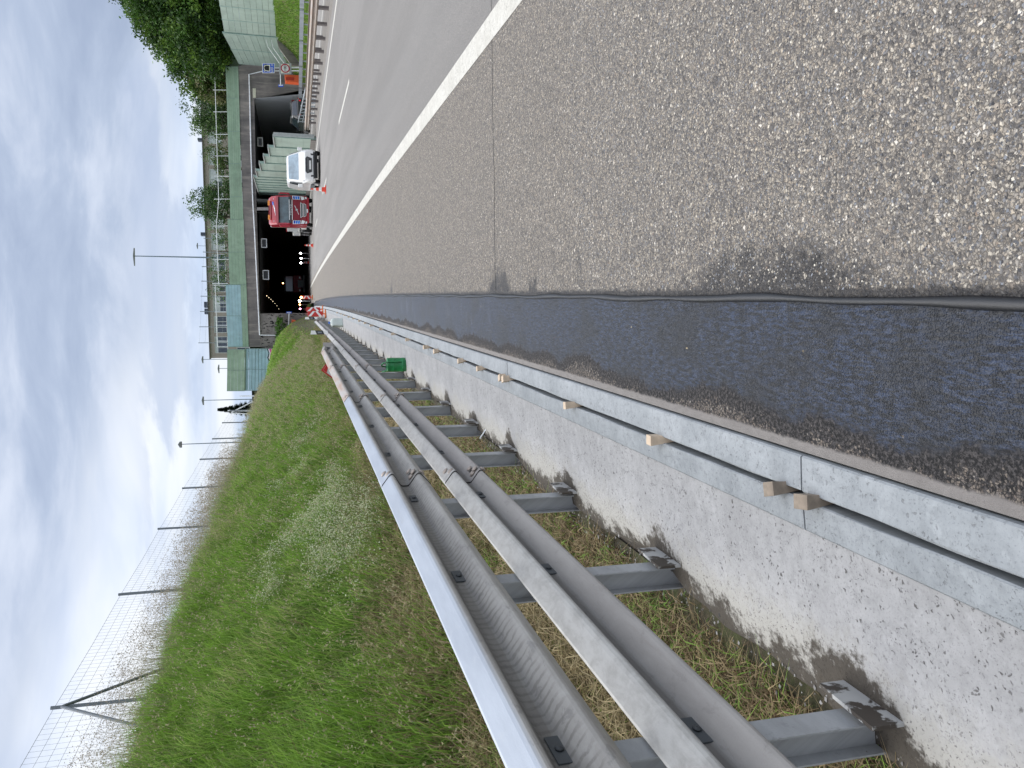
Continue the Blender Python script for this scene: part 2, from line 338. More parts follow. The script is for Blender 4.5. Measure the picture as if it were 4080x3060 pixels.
# ---------------------------------------------------------------- object helpers
def tag(o, label=None, cat=None, group=None, kind=None):
    if label: o['label'] = label
    if cat: o['category'] = cat
    if group: o['group'] = group
    if kind: o['kind'] = kind
    return o
def thing(name, loc, label, cat, rz=0.0, group=None):
    o = bpy.data.objects.new(name, None); o.empty_display_size = .2; COL.objects.link(o)
    o.location = loc; o.rotation_euler = (0, 0, rz); return tag(o, label, cat, group)
class MB:
    def __init__(s): s.v = []; s.f = []; s.uv = []
    def add(s, vs, fs, uvs=None):
        b = len(s.v); s.v += [tuple(p) for p in vs]; s.f += [tuple(i+b for i in f) for f in fs]
        s.uv += list(uvs) if uvs else [(p[0]+p[2]*.7, p[1]) for p in vs]
        return s
    def box(s, c, d, rot=None):
        x, y, z = d[0]/2, d[1]/2, d[2]/2
        vs = [Vector((i*x, j*y, k_*z)) for k_ in (-1, 1) for j in (-1, 1) for i in (-1, 1)]
        if rot is not None: vs = [rot @ q for q in vs]
        return s.add([q+Vector(c) for q in vs], [(0, 2, 3, 1), (4, 5, 7, 6), (0, 1, 5, 4), (2, 6, 7, 3), (0, 4, 6, 2), (1, 3, 7, 5)])
    def tube(s, pts, r, n=8, cap=True):
        pts = [Vector(p) for p in pts]; rs = r if isinstance(r, (list, tuple)) else [r]*len(pts); vs = []; fs = []
        for i, p in enumerate(pts):
            d = (pts[min(i+1, len(pts)-1)]-pts[max(i-1, 0)]).normalized()
            a = d.cross(Vector((0, 0, 1)) if abs(d.z) < .9 else Vector((1, 0, 0))).normalized(); b_ = d.cross(a)
            for j in range(n):
                t_ = 2*math.pi*j/n; vs.append(p+(a*math.cos(t_)+b_*math.sin(t_))*rs[i])
        for i in range(len(pts)-1):
            for j in range(n): fs.append((i*n+j, i*n+(j+1) % n, (i+1)*n+(j+1) % n, (i+1)*n+j))
        if cap: fs.append(tuple(range(n-1, -1, -1))); fs.append(tuple(range((len(pts)-1)*n, len(pts)*n)))
        return s.add(vs, fs)
    def lathe(s, prof, n=16, c=(0, 0, 0)):
        vs = []; fs = []
        for r, z in prof:
            for j in range(n): a = 2*math.pi*j/n; vs.append((c[0]+r*math.cos(a), c[1]+r*math.sin(a), c[2]+z))
        for i in range(len(prof)-1):
            for j in range(n): fs.append((i*n+j, i*n+(j+1) % n, (i+1)*n+(j+1) % n, (i+1)*n+j))
        fs.append(tuple(range(n-1, -1, -1))); fs.append(tuple(range((len(prof)-1)*n, len(prof)*n)))
        return s.add(vs, fs)
    def prism(s, poly, off):
        """planar polygon (3-D points) extruded by vector off"""
        n = len(poly); P = [Vector(p) for p in poly]; Q = [p+Vector(off) for p in P]
        return s.add(P+Q, [tuple(range(n)), tuple(range(2*n-1, n-1, -1))]+[(i, n+i, n+(i+1) % n, (i+1) % n) for i in range(n)])
    def loft(s, rings, cap=True):
        n = len(rings[0]); vs = [p for r in rings for p in r]; fs = []
        for i in range(len(rings)-1):
            for j in range(n): fs.append((i*n+j, i*n+(j+1) % n, (i+1)*n+(j+1) % n, (i+1)*n+j))
        if cap: fs.append(tuple(range(n-1, -1, -1))); fs.append(tuple(range((len(rings)-1)*n, len(rings)*n)))
        return s.add(vs, fs)
    def mesh(s, name, origin=(0, 0, 0)):
        me = bpy.data.meshes.new(name); ox, oy, oz = origin
        me.from_pydata([(a-ox, b-oy, c-oz) for a, b, c in s.v], [], s.f)
        uvl = me.uv_layers.new(name='UVMap'); li = np.zeros(len(me.loops), dtype=np.int32); me.loops.foreach_get('vertex_index', li)
        uvl.data.foreach_set('uv', np.array(s.uv, dtype=np.float32)[li].ravel())
        return me
    def build(s, name, mat, parent=None, origin=(0, 0, 0), smooth=False, bevel=0.0, loc=None, fixn=True, solid=0.0):
        me = s.mesh(name, origin); me.materials.append(mat if not isinstance(mat, str) else MATS[mat])
        if fixn:
            import bmesh
            bm = bmesh.new(); bm.from_mesh(me); bmesh.ops.recalc_face_normals(bm, faces=bm.faces); bm.to_mesh(me); bm.free()
        if smooth: me.shade_smooth()
        o = bpy.data.objects.new(name, me); COL.objects.link(o)
        if parent is not None: o.parent = parent
        if loc is not None: o.location = loc
        if solid: q = o.modifiers.new('thickness', 'SOLIDIFY'); q.thickness = solid; q.offset = 0
        if bevel: q = o.modifiers.new('bevel', 'BEVEL'); q.width = bevel; q.segments = 2; q.limit_method = 'ANGLE'; q.angle_limit = math.radians(35)
        return o
def inst(o, parent=None, loc=None, rot=None):
    c = o.copy(); COL.objects.link(c)
    if parent is not None: c.parent = parent
    if loc is not None: c.location = loc
    if rot is not None: c.rotation_euler = rot
    return c
def kids(o): return [c for c in COL.objects if c.parent is o]
def copy_tree(o, parent=None):
    ch = kids(o); c = o.copy(); COL.objects.link(c)
    if parent is not None: c.parent = parent
    for q in ch: copy_tree(q, c)
    return c
def text_mb(txt, size, mat, name, parent, M4, shear=0.0, ext=.004, spacing=1.0):
    cu = bpy.data.curves.new('t', 'FONT'); cu.body = txt; cu.size = size; cu.extrude = ext; cu.shear = shear; cu.align_x = 'CENTER'; cu.align_y = 'CENTER'; cu.resolution_u = 3
    cu.space_character = spacing
    ob = bpy.data.objects.new('t', cu); me = bpy.data.meshes.new_from_object(ob); me.transform(M4); me.name = name
    me.materials.clear(); me.materials.append(mat if not isinstance(mat, str) else MATS[mat])
    bpy.data.objects.remove(ob); bpy.data.curves.remove(cu)
    o = bpy.data.objects.new(name, me); COL.objects.link(o); o.parent = parent; return o
def frame(origin, xdir, up=(0, 0, 1)):
    """4x4: local x -> xdir, local y -> up, local z -> outwards"""
    x = Vector(xdir).normalized(); u = Vector(up).normalized(); n = x.cross(u).normalized()
    m = Matrix((x, u, n)).transposed().to_4x4(); m.translation = Vector(origin); return m

# the road's reference line: the bitumen joint
def B(Y): return .115*Y-1.5e-4*Y*Y
def Pt(off, Y, z=0.0): return Vector((B(Y)+off, Y, z))
def hd(Y): return math.atan(-(.115-3e-4*Y))      # rotation about z that turns +Y along the road
def ys(a, b, n): return [a+(b-a)*i/n for i in range(n+1)]
def yg(a, b, first=.25, g=1.12, mx=6):
    r = [a]; s = first
    while r[-1] < b-.01: r.append(min(b, r[-1]+s)); s = min(s*g, mx)
    return r
def sweep(name, prof, Y, mat, parent=None, smooth=False, kind=None, closed=False, solid=0.0, endcap=False, uvoff=None):
    """profile [(off,z)] (or a function of Y giving it) swept along the road"""
    mb = MB(); f = prof if callable(prof) else (lambda q: prof); rows = [f(q) for q in Y]; n = len(rows[0])
    vs = []; uv = []
    for q, r in zip(Y, rows):
        acc = 0
        for i, (o, z) in enumerate(r):
            vs.append(Pt(o, q, z))
            if uvoff: uv.append((r[0][0]+acc, q))
            else: uv.append((o, q))
            if i+1 < n: acc += math.hypot(r[i+1][0]-o, r[i+1][1]-z)
    fs = []
    m = n if closed else n-1
    for i in range(len(Y)-1):
        for j in range(m): fs.append((i*n+j, i*n+(j+1) % n, (i+1)*n+(j+1) % n, (i+1)*n+j))
    if endcap and closed: fs.append(tuple(range(n))); fs.append(tuple(range((len(Y)-1)*n, len(Y)*n)))
    mb.add(vs, fs, uv)
    o = mb.build(name, mat, parent, smooth=smooth, solid=solid, fixn=closed)
    if kind: o['kind'] = kind
    return o

# ================================================================ GROUND AND ROAD
g = MB(); g.add([(-1500, -300, -.6), (1500, -300, -.6), (1500, 2200, -.6), (-1500, 2200, -.6)], [(0, 1, 2, 3)]).build('ground', 'sward')['kind'] = 'structure'
Yroad = yg(-3, 210, .3, 1.1, 5)
road = sweep('road', [(0, 0), (.4, 0), (1, 0), (2, 0), (4, 0), (8, 0), (11.3, 0)], Yroad, 'shoulder asphalt', kind='structure')
sweep('bitumen_strip', lambda Y: [(-.505+(.0024*max(0, Y-10)), .002), (-.25, .002), (0, .002)], yg(-3, 76, .3), 'bitumen strip', kind='structure')
# rolled bead of bitumen along the joint
mb = MB(); Yb = yg(-2, 76, .05, 1.02, 1.5); mb.tube([Pt(.004*math.sin(q*3.1)+.003*math.sin(q*7.7+1)-.006, q, .004+.002*math.sin(q*4.3)) for q in Yb], [.0135+.003*math.sin(q*5.3)+.002*math.sin(q*13) for q in Yb], 8)
mb.build('bitumen_bead', plain('bitumen bead', (.010, .011, .014), .32, spec=.7, nscale=60, bump=.002), smooth=True)['kind'] = 'structure'
def linecurve(o0, o1):
    t_ = lambda Y: -.0045*max(0, Y-15)-.00002*max(0, Y-40)**2
    return lambda Y: [(o0+t_(Y), .004), (o1+t_(Y), .004)]
sweep('edge_line', linecurve(2.10, 2.33), yg(-3, 150, .5), 'old paint', parent=road)
def dash(off, y0, y1, wd_=.15):
    return sweep('lane_dash', [(off-wd_/2, .004), (off+wd_/2, .004)], ys(y0, y1, 6), 'old paint', parent=road)
for i in range(-1, 7):
    y0 = 23.3+17.8*i; dash(6.42-.0098*(y0+3)-.0, y0, y0+5.8)
sweep('median_line', [(10.30, .004), (10.55, .004)], yg(15, 150, .6), 'old paint', parent=road)
# saw-cut cross joints
for yj in (6.35, 31.5, 57):
    mb = MB(); xs = [0.02+i*.25 for i in range(46)]
    pts = [Pt(o, yj+.10*(1-o/11)+.012*math.sin(o*5)+.006*math.sin(o*17)-o*.012+.0, .0035) for o in xs]
    wj = .0045 if yj < 10 else .012
    vs = []
    for p in pts: vs += [p+Vector((0, -wj, 0)), p+Vector((0, wj, 0))]
    mb.add(vs, [(2*i, 2*i+2, 2*i+3, 2*i+1) for i in range(len(pts)-1)]); mb.build('road_joint', BLK, road)

# concrete strip under the guardrail, old and pitted
def strip_prof(Y):
    e = -1.30+.035*math.sin(Y*2.1)+.025*math.sin(Y*5.3+1)+.012*math.sin(Y*17)
    return [(-.757, .004), (-.90, -.004+.003*math.sin(Y*3)), (-1.05, -.014), (-1.18, -.026), (e, -.05), (e-.04, -.11), (-1.75, -.13)]
sweep('concrete_strip', strip_prof, yg(-2, 84, .06, 1.02, 1.0), 'poured concrete', kind='structure', smooth=True)
# slot drain: cast kerb blocks in pairs with a dark gap
drain = tag(bpy.data.objects.new('slot_drain', None), kind='structure'); COL.objects.link(drain)
sweep('channel', [(-.655, -.14), (-.655, -.12), (-.61, -.12), (-.61, -.14)], yg(-2, 72, .5), plain('channel black', (.02, .022, .022), .7), parent=drain)
yj = 2.28-3.75*2; L = 3.75
def nar(Y): return .0024*max(0, Y-14)
while yj < 72:
    a, b_ = yj+.004, yj+L-.004; Yk = ys(a, b_, 12)
    dz_ = random.uniform(-.002, .002); dx_ = random.uniform(-.002, .002)
    j1 = lambda Y, s=random.random()*9: .0016*math.sin(Y*31+s)+.0012*math.sin(Y*77+s)
    sweep('kerb_block', lambda Y: [(-.512+nar(Y)+dx_, -.1), (-.512+nar(Y)+dx_, .020+dz_), (-.518+nar(Y)+dx_, .026+dz_), (-.626+nar(Y)*.8, .026+dz_), (-.630+nar(Y)*.8+j1(Y)*1.6, .021+dz_), (-.630+nar(Y)*.8, -.1)], Yk, 'cast kerb', parent=drain, closed=True, endcap=True)
    sweep('kerb_block', lambda Y: [(-.655+nar(Y)*.8, -.1), (-.655+nar(Y)*.8+j1(Y+5), .014-dz_), (-.659+nar(Y)*.8, .019-dz_), (-.752, .012-dz_), (-.757, .007-dz_), (-.757, -.1)], Yk, 'cast kerb', parent=drain, closed=True, endcap=True)
    yj += L
# wooden wedges jammed in the slot
WOODN = plain('fresh wood', (.62, .49, .36), .7, var=.18, nscale=14); WOODO = plain('grey wood', (.27, .22, .17), .8, var=.25, nscale=16)
wy = [(2.22, 1), (2.39, 1), (3.33, 0), (4.5, 0), (6.0, 0), (6.11, 0), (6.92, 0), (7.76, 0), (9.18, 0), (9.92, 0), (11.69, 0), (13.49, 0), (15.49, 0), (17.33, 0), (19.02, 0), (20.81, 0), (22.9, 0), (25, 0), (27.2, 0), (29.5, 0), (32, 0)]
where = ['nearest the camera, weathered grey', 'just behind the nearest one, weathered brown']
for i, (y, old) in enumerate(wy):
    mb = MB(); a, b2, ht = random.uniform(.017, .022), random.uniform(.028, .036), random.uniform(.055, .072)
    mb.loft([[(-.012, -b2*.9, -.07), (.012, -b2*.9, -.07), (.012, b2*.9, -.07), (-.012, b2*.9, -.07)], [(-a-.012, -b2, ht), (a-.004, -b2, ht), (a-.004, b2, ht), (-a-.012, b2, ht)]])
    o = mb.build('wooden_wedge', WOODO if old else WOODN, bevel=.0015, loc=Pt(-.638+nar(y)*.8, y, .012)); o.rotation_euler = (random.uniform(-.10, .10), random.uniform(-.05, .02), random.uniform(-.25, .15)+.1)
    if i < 2: lab = 'wooden wedge in the slot drain, '+where[i]
    else: lab = 'pale new wooden wedge, %s from the camera in the slot drain' % ['third', 'fourth', 'fifth', 'sixth', 'seventh', 'eighth', 'ninth', 'tenth', 'eleventh', 'twelfth', 'thirteenth', 'fourteenth', 'fifteenth', 'sixteenth', 'seventeenth', 'eighteenth', 'nineteenth', 'twentieth', 'twenty-first'][i-2]
    tag(o, lab, 'wedge', 'wooden wedges in the slot drain')
# verge soil and the grass bank
def bank_pts(Y):
    a = [(-1.34, -.10), (-1.6, -.06), (-2.0, .02), (-2.5, .30), (-3.2, .86), (-4.2, 1.80), (-5.3, 2.85), (-6.0, 3.45), (-6.5, 3.72), (-7.4, 3.86), (-12, 3.95), (-60, 4.0), (-200, 4.0)]
    c = [(-1.02, -.05), (-1.15, .15), (-1.5, .9), (-2.0, 2.05), (-2.8, 2.75), (-3.6, 3.15), (-4.6, 3.6), (-5.6, 3.85), (-6.5, 3.95), (-7.4, 4.0), (-12, 4.05), (-60, 4.1), (-200, 4.1)]
    t_ = min(1, max(0, (Y-52)/30)); t_ = t_*t_*(3-2*t_)
    return [(p[0]*(1-t_)+q[0]*t_, p[1]*(1-t_)+q[1]*t_) for p, q in zip(a, c)]
def bank_z(off, Y):
    p = bank_pts(Y)
    for i in range(len(p)-1):
        if p[i][0] >= off >= p[i+1][0]:
            f = (off-p[i][0])/(p[i+1][0]-p[i][0]); return p[i][1]+f*(p[i+1][1]-p[i][1])
    return p[0][1] if off > p[0][0] else p[-1][1]
sweep('grass_bank', bank_pts, yg(-5, 90.2, .5, 1.03, 2), 'soil', kind='structure')
# median and the other carriageway
sweep('median_strip', [(11.3, .001), (12.0, .03), (13.4, .03), (13.9, .003)], yg(10, 88, .8), 'dirty paving', kind='structure')
opp = sweep('opposite_road', [(13.9, 0), (17, 0), (21.9, 0)], yg(10, 210, 1), 'shoulder asphalt', kind='structure')
sweep('edge_line', [(14.4, .004), (14.62, .004)], yg(20, 150, 1), 'old paint', parent=opp)
sweep('far_grass_bank', lambda Y: [(21.9, -.02), (22.3, .05), (23.2, .9), (24.8, 2.5), (25.6, 2.95), (34, 3.1), (80, 3.2), (200, 3.2)], yg(10, 92, 1, 1.05, 3), 'sward', kind='structure')
pl_ = MB(); pl_.add([(2.6, 91.6, 6.5), (34, 86.2, 6.5), (200, 60, 6.5), (600, 500, 6.8), (-300, 500, 6.8), (-60, 130, 6.5)], [(0, 1, 2, 3, 4, 5)]); pl_.build('upper_ground', 'sward')['kind'] = 'structure'

# ================================================================ GUARDRAIL
def beam(dt=0.0):
    """outline of a two-wave beam, height .31, waves towards the road (+off)"""
    p = [(.002, .302), (.004, .310), (.012, .308), (.068, .266), (.077, .257), (.082, .247), (.082, .241), (.077, .233), (.016, .196), (.008, .188), (.005, .178), (.005, .150), (.008, .140), (.016, .132), (.068, .094), (.077, .085), (.082, .076), (.082, .070), (.076, .061), (.014, .004), (.006, 0)]
    return [(a+dt, b_) for a, b_ in p]
rail = thing('guardrail', Pt(-1.2, 3, 0), 'double-height galvanised guardrail on steel posts running along the grass bank', 'guardrail')
RL = Pt(-1.2, 3, 0)
def rail_section(zb, y0, y1, mat, off=-1.225, mirror=1, zend=None, parent=rail, org=RL, name='rail_beam', offend=None):
    n = 8
    def pr(Y):
        f = (Y-y0)/(y1-y0); z = zb+(0 if zend is None else (zend-zb)*f); o = off+(0 if offend is None else (offend-off)*f*f)
        return [(o+mirror*(a+.006*(1-f)), z+b_) for a, b_ in beam()]
    mb = MB(); Y = ys(y0, y1, n); P = beam(); arc = [0]
    for i in range(1, len(P)): arc.append(arc[-1]+math.dist(P[i], P[i-1]))
    vs = []; uv = []
    for q in Y:
        for i, (o, z) in enumerate(pr(q)): vs.append(Pt(o, q, z)); uv.append((arc[i]+zb, q))
    m_ = len(P); mb.add(vs, [(i*m_+j, i*m_+j+1, (i+1)*m_+j+1, (i+1)*m_+j) for i in range(n) for j in range(m_-1)], uv)
    o = mb.build(name, mat, parent, origin=org, smooth=False, solid=.0035, fixn=False)
    if y0 < 30 and mirror > 0 and parent is rail:      # black strip as the gap shadow where sections lap
        mb = MB(); P2 = [(off+a+.007, zb+b_) for a, b_ in P]; vs = []
        for q in (y0-.006, y0+.003):
            for (o_, z) in P2: vs.append(Pt(o_, q, z))
        mb.add(vs, [(j, j+1, m_+j+1, m_+j) for j in range(m_-1)]); mb.build('lap_shadow', BLK, o, origin=org, solid=.003, fixn=False)
    return o
bolt_mb = MB(); bolt_mb.lathe([(.016, 0), (.015, .004), (.009, .008), (.002, .0095)], 10); boltm = bolt_mb.mesh('bolt'); boltm.materials.append(MATS['galv rusty']); boltm.shade_smooth()
boltm2 = boltm.copy(); boltm2.materials.clear(); boltm2.materials.append(plain('dark bolt', (.05, .055, .06), .5))
def bolt(off, Y, z, tilt, parent=rail, org=RL, sc=1.0, m=None):
    o = bpy.data.objects.new('bolt', boltm2 if m else boltm); COL.objects.link(o); o.parent = parent; o.location = Pt(off, Y, z)-org
    o.rotation_euler = (0, math.pi/2-tilt, 0); o.scale = (sc, sc*1.3, sc); return o
P1 = 2.04; PS = 1.36       # first post and spacing
laps = [5.1+4.08*i for i in range(-2, 12)]
for i, y in enumerate(laps):
    if y < 17:
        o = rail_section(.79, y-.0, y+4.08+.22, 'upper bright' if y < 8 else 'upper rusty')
        if y < 8: o['label'] = 'upper beam, newer and paler than the rest'
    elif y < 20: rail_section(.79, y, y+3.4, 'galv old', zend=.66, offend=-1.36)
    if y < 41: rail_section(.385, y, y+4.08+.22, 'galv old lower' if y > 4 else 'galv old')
    elif y < 46: rail_section(.385, y, y+9, 'galv old lower', zend=-.15)
    for zb in (.79, .385):
        if zb > .7 and y > 20 or y > 36: continue
        for (dd, zz_, tl) in ((.066, .262, .85), (.079, .232, .1), (.044, .114, .9), (.074, .100, .9), (.079, .068, 0.0), (.068, .048, -.7)):
            if y < 14 and zz_ not in (.232, .068): bolt(-1.225+dd+.007, y+.07, zb+zz_, tl, sc=1.5)
            if y < 14 and zz_ in (.262, .100): bolt(-1.225+dd-.008, y+.15, zb+zz_+.018, tl, sc=1.4)
# the painted upper wave: its outer skin looks old, the galvanised top of the upper beam is bright (one part)
plate = MB(); plate.box((0, 0, 0), (.006, .13, .046)); platem = plate.mesh('washer_plate'); platem.materials.append(plain('dark zinc', (.07, .078, .085), .55))
hpost = MB()       # steel I-post, two flanges and a web
hpost.box((-.047, 0, .55), (.006, .10, 1.16)).box((.047, 0, .55), (.006, .10, 1.16)).box((0, 0, .55), (.088, .005, 1.16)); hm = hpost.mesh('post'); hm.materials.append(MATS['galv post'])
bp = MB(); bp.prism([(.075, -.13, -.14), (.075, -.13, .075), (.075, .13, .06), (.075, .13, -.14)], (.012, 0, 0)); bpm = bp.mesh('base_plate')
m_, t_, b_ = newmat('muddy plate'); tcn = t_.new('ShaderNodeTexCoord'); nn = t_.noise(tcn.outputs['Object'], 9, 6, .6, .4)
t_.put(b_.inputs['Base Color'], t_.mix(t_.ss(nn, .47, .53), (.40, .40, .39), (.055, .045, .036))); b_.inputs['Roughness'].default_value = .7; MATS['muddy plate'] = m_; bpm.materials.append(m_)
y = P1-PS; n = 0
while y < 46:
    yaw = hd(y)
    p = bpy.data.objects.new('post', hm); COL.objects.link(p); p.parent = rail; p.location = Pt(-1.285, y, -.12)-RL; p.rotation_euler = (0, 0, yaw)
    p.scale = (1, 1, 1.0 if y < 21 else .68)
    q = bpy.data.objects.new('base_plate', bpm); COL.objects.link(q); q.parent = p; q.location = (.006, 0, .12); 
    if y >= 21: q.scale = (1, 1, 1/.68)
    for zb in (.79, .385):
        if zb > .7 and y > 20: continue
        if y < 30:
            o = bpy.data.objects.new('washer_plate', platem); COL.objects.link(o); o.parent = rail; o.location = Pt(-1.225+.013, y, zb+.155)-RL; o.rotation_euler = (0, 0, yaw)
            bolt(-1.225+.017, y, zb+.155, 0, sc=.8, m='zinc')
    y += PS
# end cap joining the finished upper beam back to the bank
mb = MB(); mb.prism([Pt(-1.36, 20.7, .64), Pt(-1.36, 20.7, .96), Pt(-1.24, 21.6, .93), Pt(-1.24, 21.6, .66)], (.012, 0, 0)); mb.build('end_plate', 'galv old', rail, origin=RL)
# loose steel strip by the fourth post
mb = MB(); mb.box((0, 0, 0), (.02, .30, .006)); o = mb.build('steel_offcut', 'galv new', loc=Pt(-1.25, 7.15, -.035)); o.rotation_euler = (.05, .35, .45); tag(o, 'thin loose steel strip lying between posts by the concrete edge', 'metal strip')

# ================================================================ THINGS ON THE VERGE
GRN = plain('green plastic', (.015, .20, .062), .35, var=.15, nscale=9, spec=.6)
L0 = Pt(-1.07, 12.4, -.035)
can = thing('watering_can', L0, 'green plastic watering can standing on the concrete strip by the guardrail posts', 'watering can', rz=.35)
mb = MB(); mb.lathe([(.098, 0), (.106, .012), (.108, .06), (.111, .065), (.108, .07), (.108, .20), (.111, .205), (.108, .212), (.106, .285), (.109, .292), (.098, .305), (.085, .31), (.06, .305), (.0, .30)], 28); mb.build('body', GRN, can, smooth=True)
mb = MB(); mb.tube([(0, -.10, .09), (0, -.135, .16), (0, -.12, .28), (0, -.08, .36), (0, .0, .385), (0, .07, .36), (0, .09, .30)], .012, 10); mb.build('handle', GRN, can, smooth=True)
mb = MB(); mb.tube([(0, .10, .06), (0, .17, .16), (0, .25, .30), (0, .29, .35)], [.028, .02, .015, .013], 12); mb.build('spout', GRN, can, smooth=True)
L0 = Pt(-.93, 29.3, -.015)
jc = thing('jerrycan', L0, 'translucent white plastic jerrycan with blue cap standing on the concrete strip', 'jerrycan', rz=.25)
JW = plain('milky plastic', (.62, .68, .64), .35, var=.06, nscale=7, spec=.5)
mb = MB(); r_ = lambda w_, d_, z: [(-w_+.03, -d_, z), (w_-.03, -d_, z), (w_, -d_+.03, z), (w_, d_-.03, z), (w_-.03, d_, z), (-w_+.03, d_, z), (-w_, d_-.03, z), (-w_, -d_+.03, z)]
mb.loft([r_(.135, .105, 0), r_(.145, .115, .02), r_(.145, .115, .33), r_(.14, .11, .37), r_(.10, .085, .42), r_(.05, .045, .435)]); mb.build('body', JW, jc, smooth=False, bevel=.008)
mb = MB(); mb.lathe([(.035, .43), (.035, .46)], 14); mb.build('neck', JW, jc, smooth=True)
mb = MB(); mb.lathe([(.043, .455), (.043, .50), (.036, .508)], 16); mb.build('cap', plain('blue cap', (.03, .14, .55), .35), jc, smooth=False)
WHP = plain('white plastic', (.80, .80, .78), .45, var=.06); BKP = plain('black plastic', (.03, .032, .036), .4)
def delineator(Y, off, label, h=1.12, z0=.0):
    o = thing('delineator_post', Pt(off, Y, z0), label, 'marker post', rz=hd(Y)+.1, group='black and white marker posts at the bank foot')
    w_, d_ = .06, .05
    def seg(za, zb, sa, sb, mat, nm, k_=1.0):
        mb = MB(); R = []
        for z, s in ((za, sa), (zb, sb)): R.append([(-w_*k_, -d_*k_, z), (w_*k_, -d_*k_, z+s), (w_*k_*.7, d_*k_, z+s), (-w_*k_*.7, d_*k_, z)])
        mb.loft(R); return mb.build(nm, mat, o)
    k_ = h/.52; seg(0, .10*k_, 0, .05, WHP, 'lower_body'); seg(.10*k_, .33*k_, .05, .05, BKP, 'black_band', 1.01); seg(.33*k_, h, .05, -.02, WHP, 'top')
    mb = MB(); mb.box((0, -d_-.004, .24*k_), (.05, .004, .12)); mb.build('reflector', plain('reflector grey', (.25, .27, .3), .25), o)
delineator(25.6, -1.13, 'nearer black and white marker on the rail just beyond the raised guardrail end', h=.52, z0=.66)
delineator(42, -1.02, 'farther, smaller black and white marker where the rail dips to the ground', h=.62, z0=.55)
# warning plate behind the rail end
RED = plain('sign red', (.52, .03, .025), .4); WHS = plain('sign white', (.72, .72, .70), .45)
L0 = Pt(-1.75, 19.6, -.0)
sg = thing('warning_plate', L0, 'tilted white plate with red border and red wedge behind the raised guardrail end', 'warning sign', rz=hd(19)+.05)
mb = MB(); mb.tube([(0, .02, 0), (0, .02, .85)], .02, 8); mb.build('post', 'galv post', sg)
rt = Matrix.Rotation(math.radians(38), 3, 'Y')
def pp(pts, th, yy): return [rt @ Vector((x, yy, z)) + Vector((0, 0, .83)) for x, z in pts]
mb = MB(); mb.prism(pp([(-.16, -.16), (.16, -.16), (.16, .16), (-.16, .16)], 0, -.01), (0, .012, 0)); mb.build('plate', WHS, sg)
mb = MB()
for a in ([(-.16, -.16), (-.13, -.16), (-.13, .16), (-.16, .16)], [(-.13, .13), (.16, .13), (.16, .16), (-.13, .16)], [(.13, -.16), (.16, -.16), (.16, .13), (.13, .13)]): mb.prism(pp(a, 0, -.017), (0, .004, 0))
mb.build('border', RED, sg)
mb = MB(); mb.prism(pp([(-.125, .02), (.125, .125), (-.125, .125)], 0, -.020), (0, .004, 0)); mb.build('red_wedge', RED, sg)

# ================================================================ TUNNEL PORTAL
FA = (91.6, .2)          # facade plane: Y + .2 X = 91.6
def FP(x, y, out=0.0):
    d = ray(x, y); t = (FA[0]-out)/(d.y+FA[1]*d.x); return Vector((d.x*t, d.y*t, CAMH+d.z*t))
FN = Vector((-.2, -1, 0)).normalized()
port = thing('tunnel_portal', FP(1238, 1180), 'dark concrete tunnel portal with two openings across the motorway', 'tunnel')
PO = port.location.copy()
def fpoly(name, px, mat, out=0.0, depth=.5, parent=port, org=PO, bevel=0):
    P = [FP(*q)+FN*out for q in px]; mb = MB(); mb.prism(P, -FN*depth); return mb.build(name, mat, parent, origin=org, bevel=bevel)
def mk_portal():
    m, t, b = newmat('portal concrete'); tcn = t.new('ShaderNodeTexCoord'); v = tcn.outputs['Object']
    n = t.noise(v, .5, 6, .6); s = t.noise(t.scale(v, (1.6, 1.6, .18)), 1.5, 6, .65); f = t.noise(v, 9, 6, .7)
    c = t.mix(t.ss(n, .35, .65), (.16, .145, .137), (.25, .225, .205)); c = t.mix(t.ss(s, .50, .68, 0, .7), c, (.36, .32, .28)); c = t.mix(t.ss(s, .46, .34, 0, .5), c, (.085, .08, .08))
    c = t.mix(t.ss(f, .62, .74, 0, .55), c, (.25, .23, .20))
    t.put(b.inputs['Base Color'], c); b.inputs['Roughness'].default_value = .9; t.put(b.inputs['Normal'], t.bump(f, .5, .02)); MATS['portal concrete'] = m
    m, t, b = newmat('creeper concrete'); tcn = t.new('ShaderNodeTexCoord'); v = tcn.outputs['Object']
    n = t.noise(v, 1.2, 5, .6); f = t.noise(t.scale(v, (1.4, 1.4, .7)), 3.4, 5, .65, .3)
    c = t.mix(t.ss(n, .35, .65), (.19, .17, .155), (.28, .255, .23)); c = t.mix(t.math('MULTIPLY', t.ss(f, .53, .57), t.ss(n, .36, .48)), c, (.018, .016, .016))
    t.put(b.inputs['Base Color'], c); b.inputs['Roughness'].default_value = .95; MATS['creeper concrete'] = m
mk_portal()
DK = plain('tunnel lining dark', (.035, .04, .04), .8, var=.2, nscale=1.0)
# lintel band and wings around the two openings (fit flush, butted)
fpoly('lintel', [(947, 262), (990, 1382), (1036, 1382), (1036, 1249), (1022, 838), (1013, 397), (1009, 262)], 'portal concrete')
fpoly('left_wing', [(1036, 1249.5), (1036, 1382), (1250, 1440), (1252, 1249.5)], 'creeper concrete')
fpoly('right_wing', [(1009, 262), (1013, 396.5), (1215, 355), (1215, 210), (951, 262)], 'portal concrete')
fpoly('pillar', [(1023.5, 826), (1023.5, 838), (1234, 836), (1234, 824)], plain('pillar concrete', (.34, .32, .31), .85, var=.15), out=.02, depth=1.0)
fpoly('sign_panel', [(1006.5, 352), (1007.5, 390), (1020, 390), (1019, 352)], plain('cream plate', (.62, .60, .46), .6), out=.05, depth=.04)
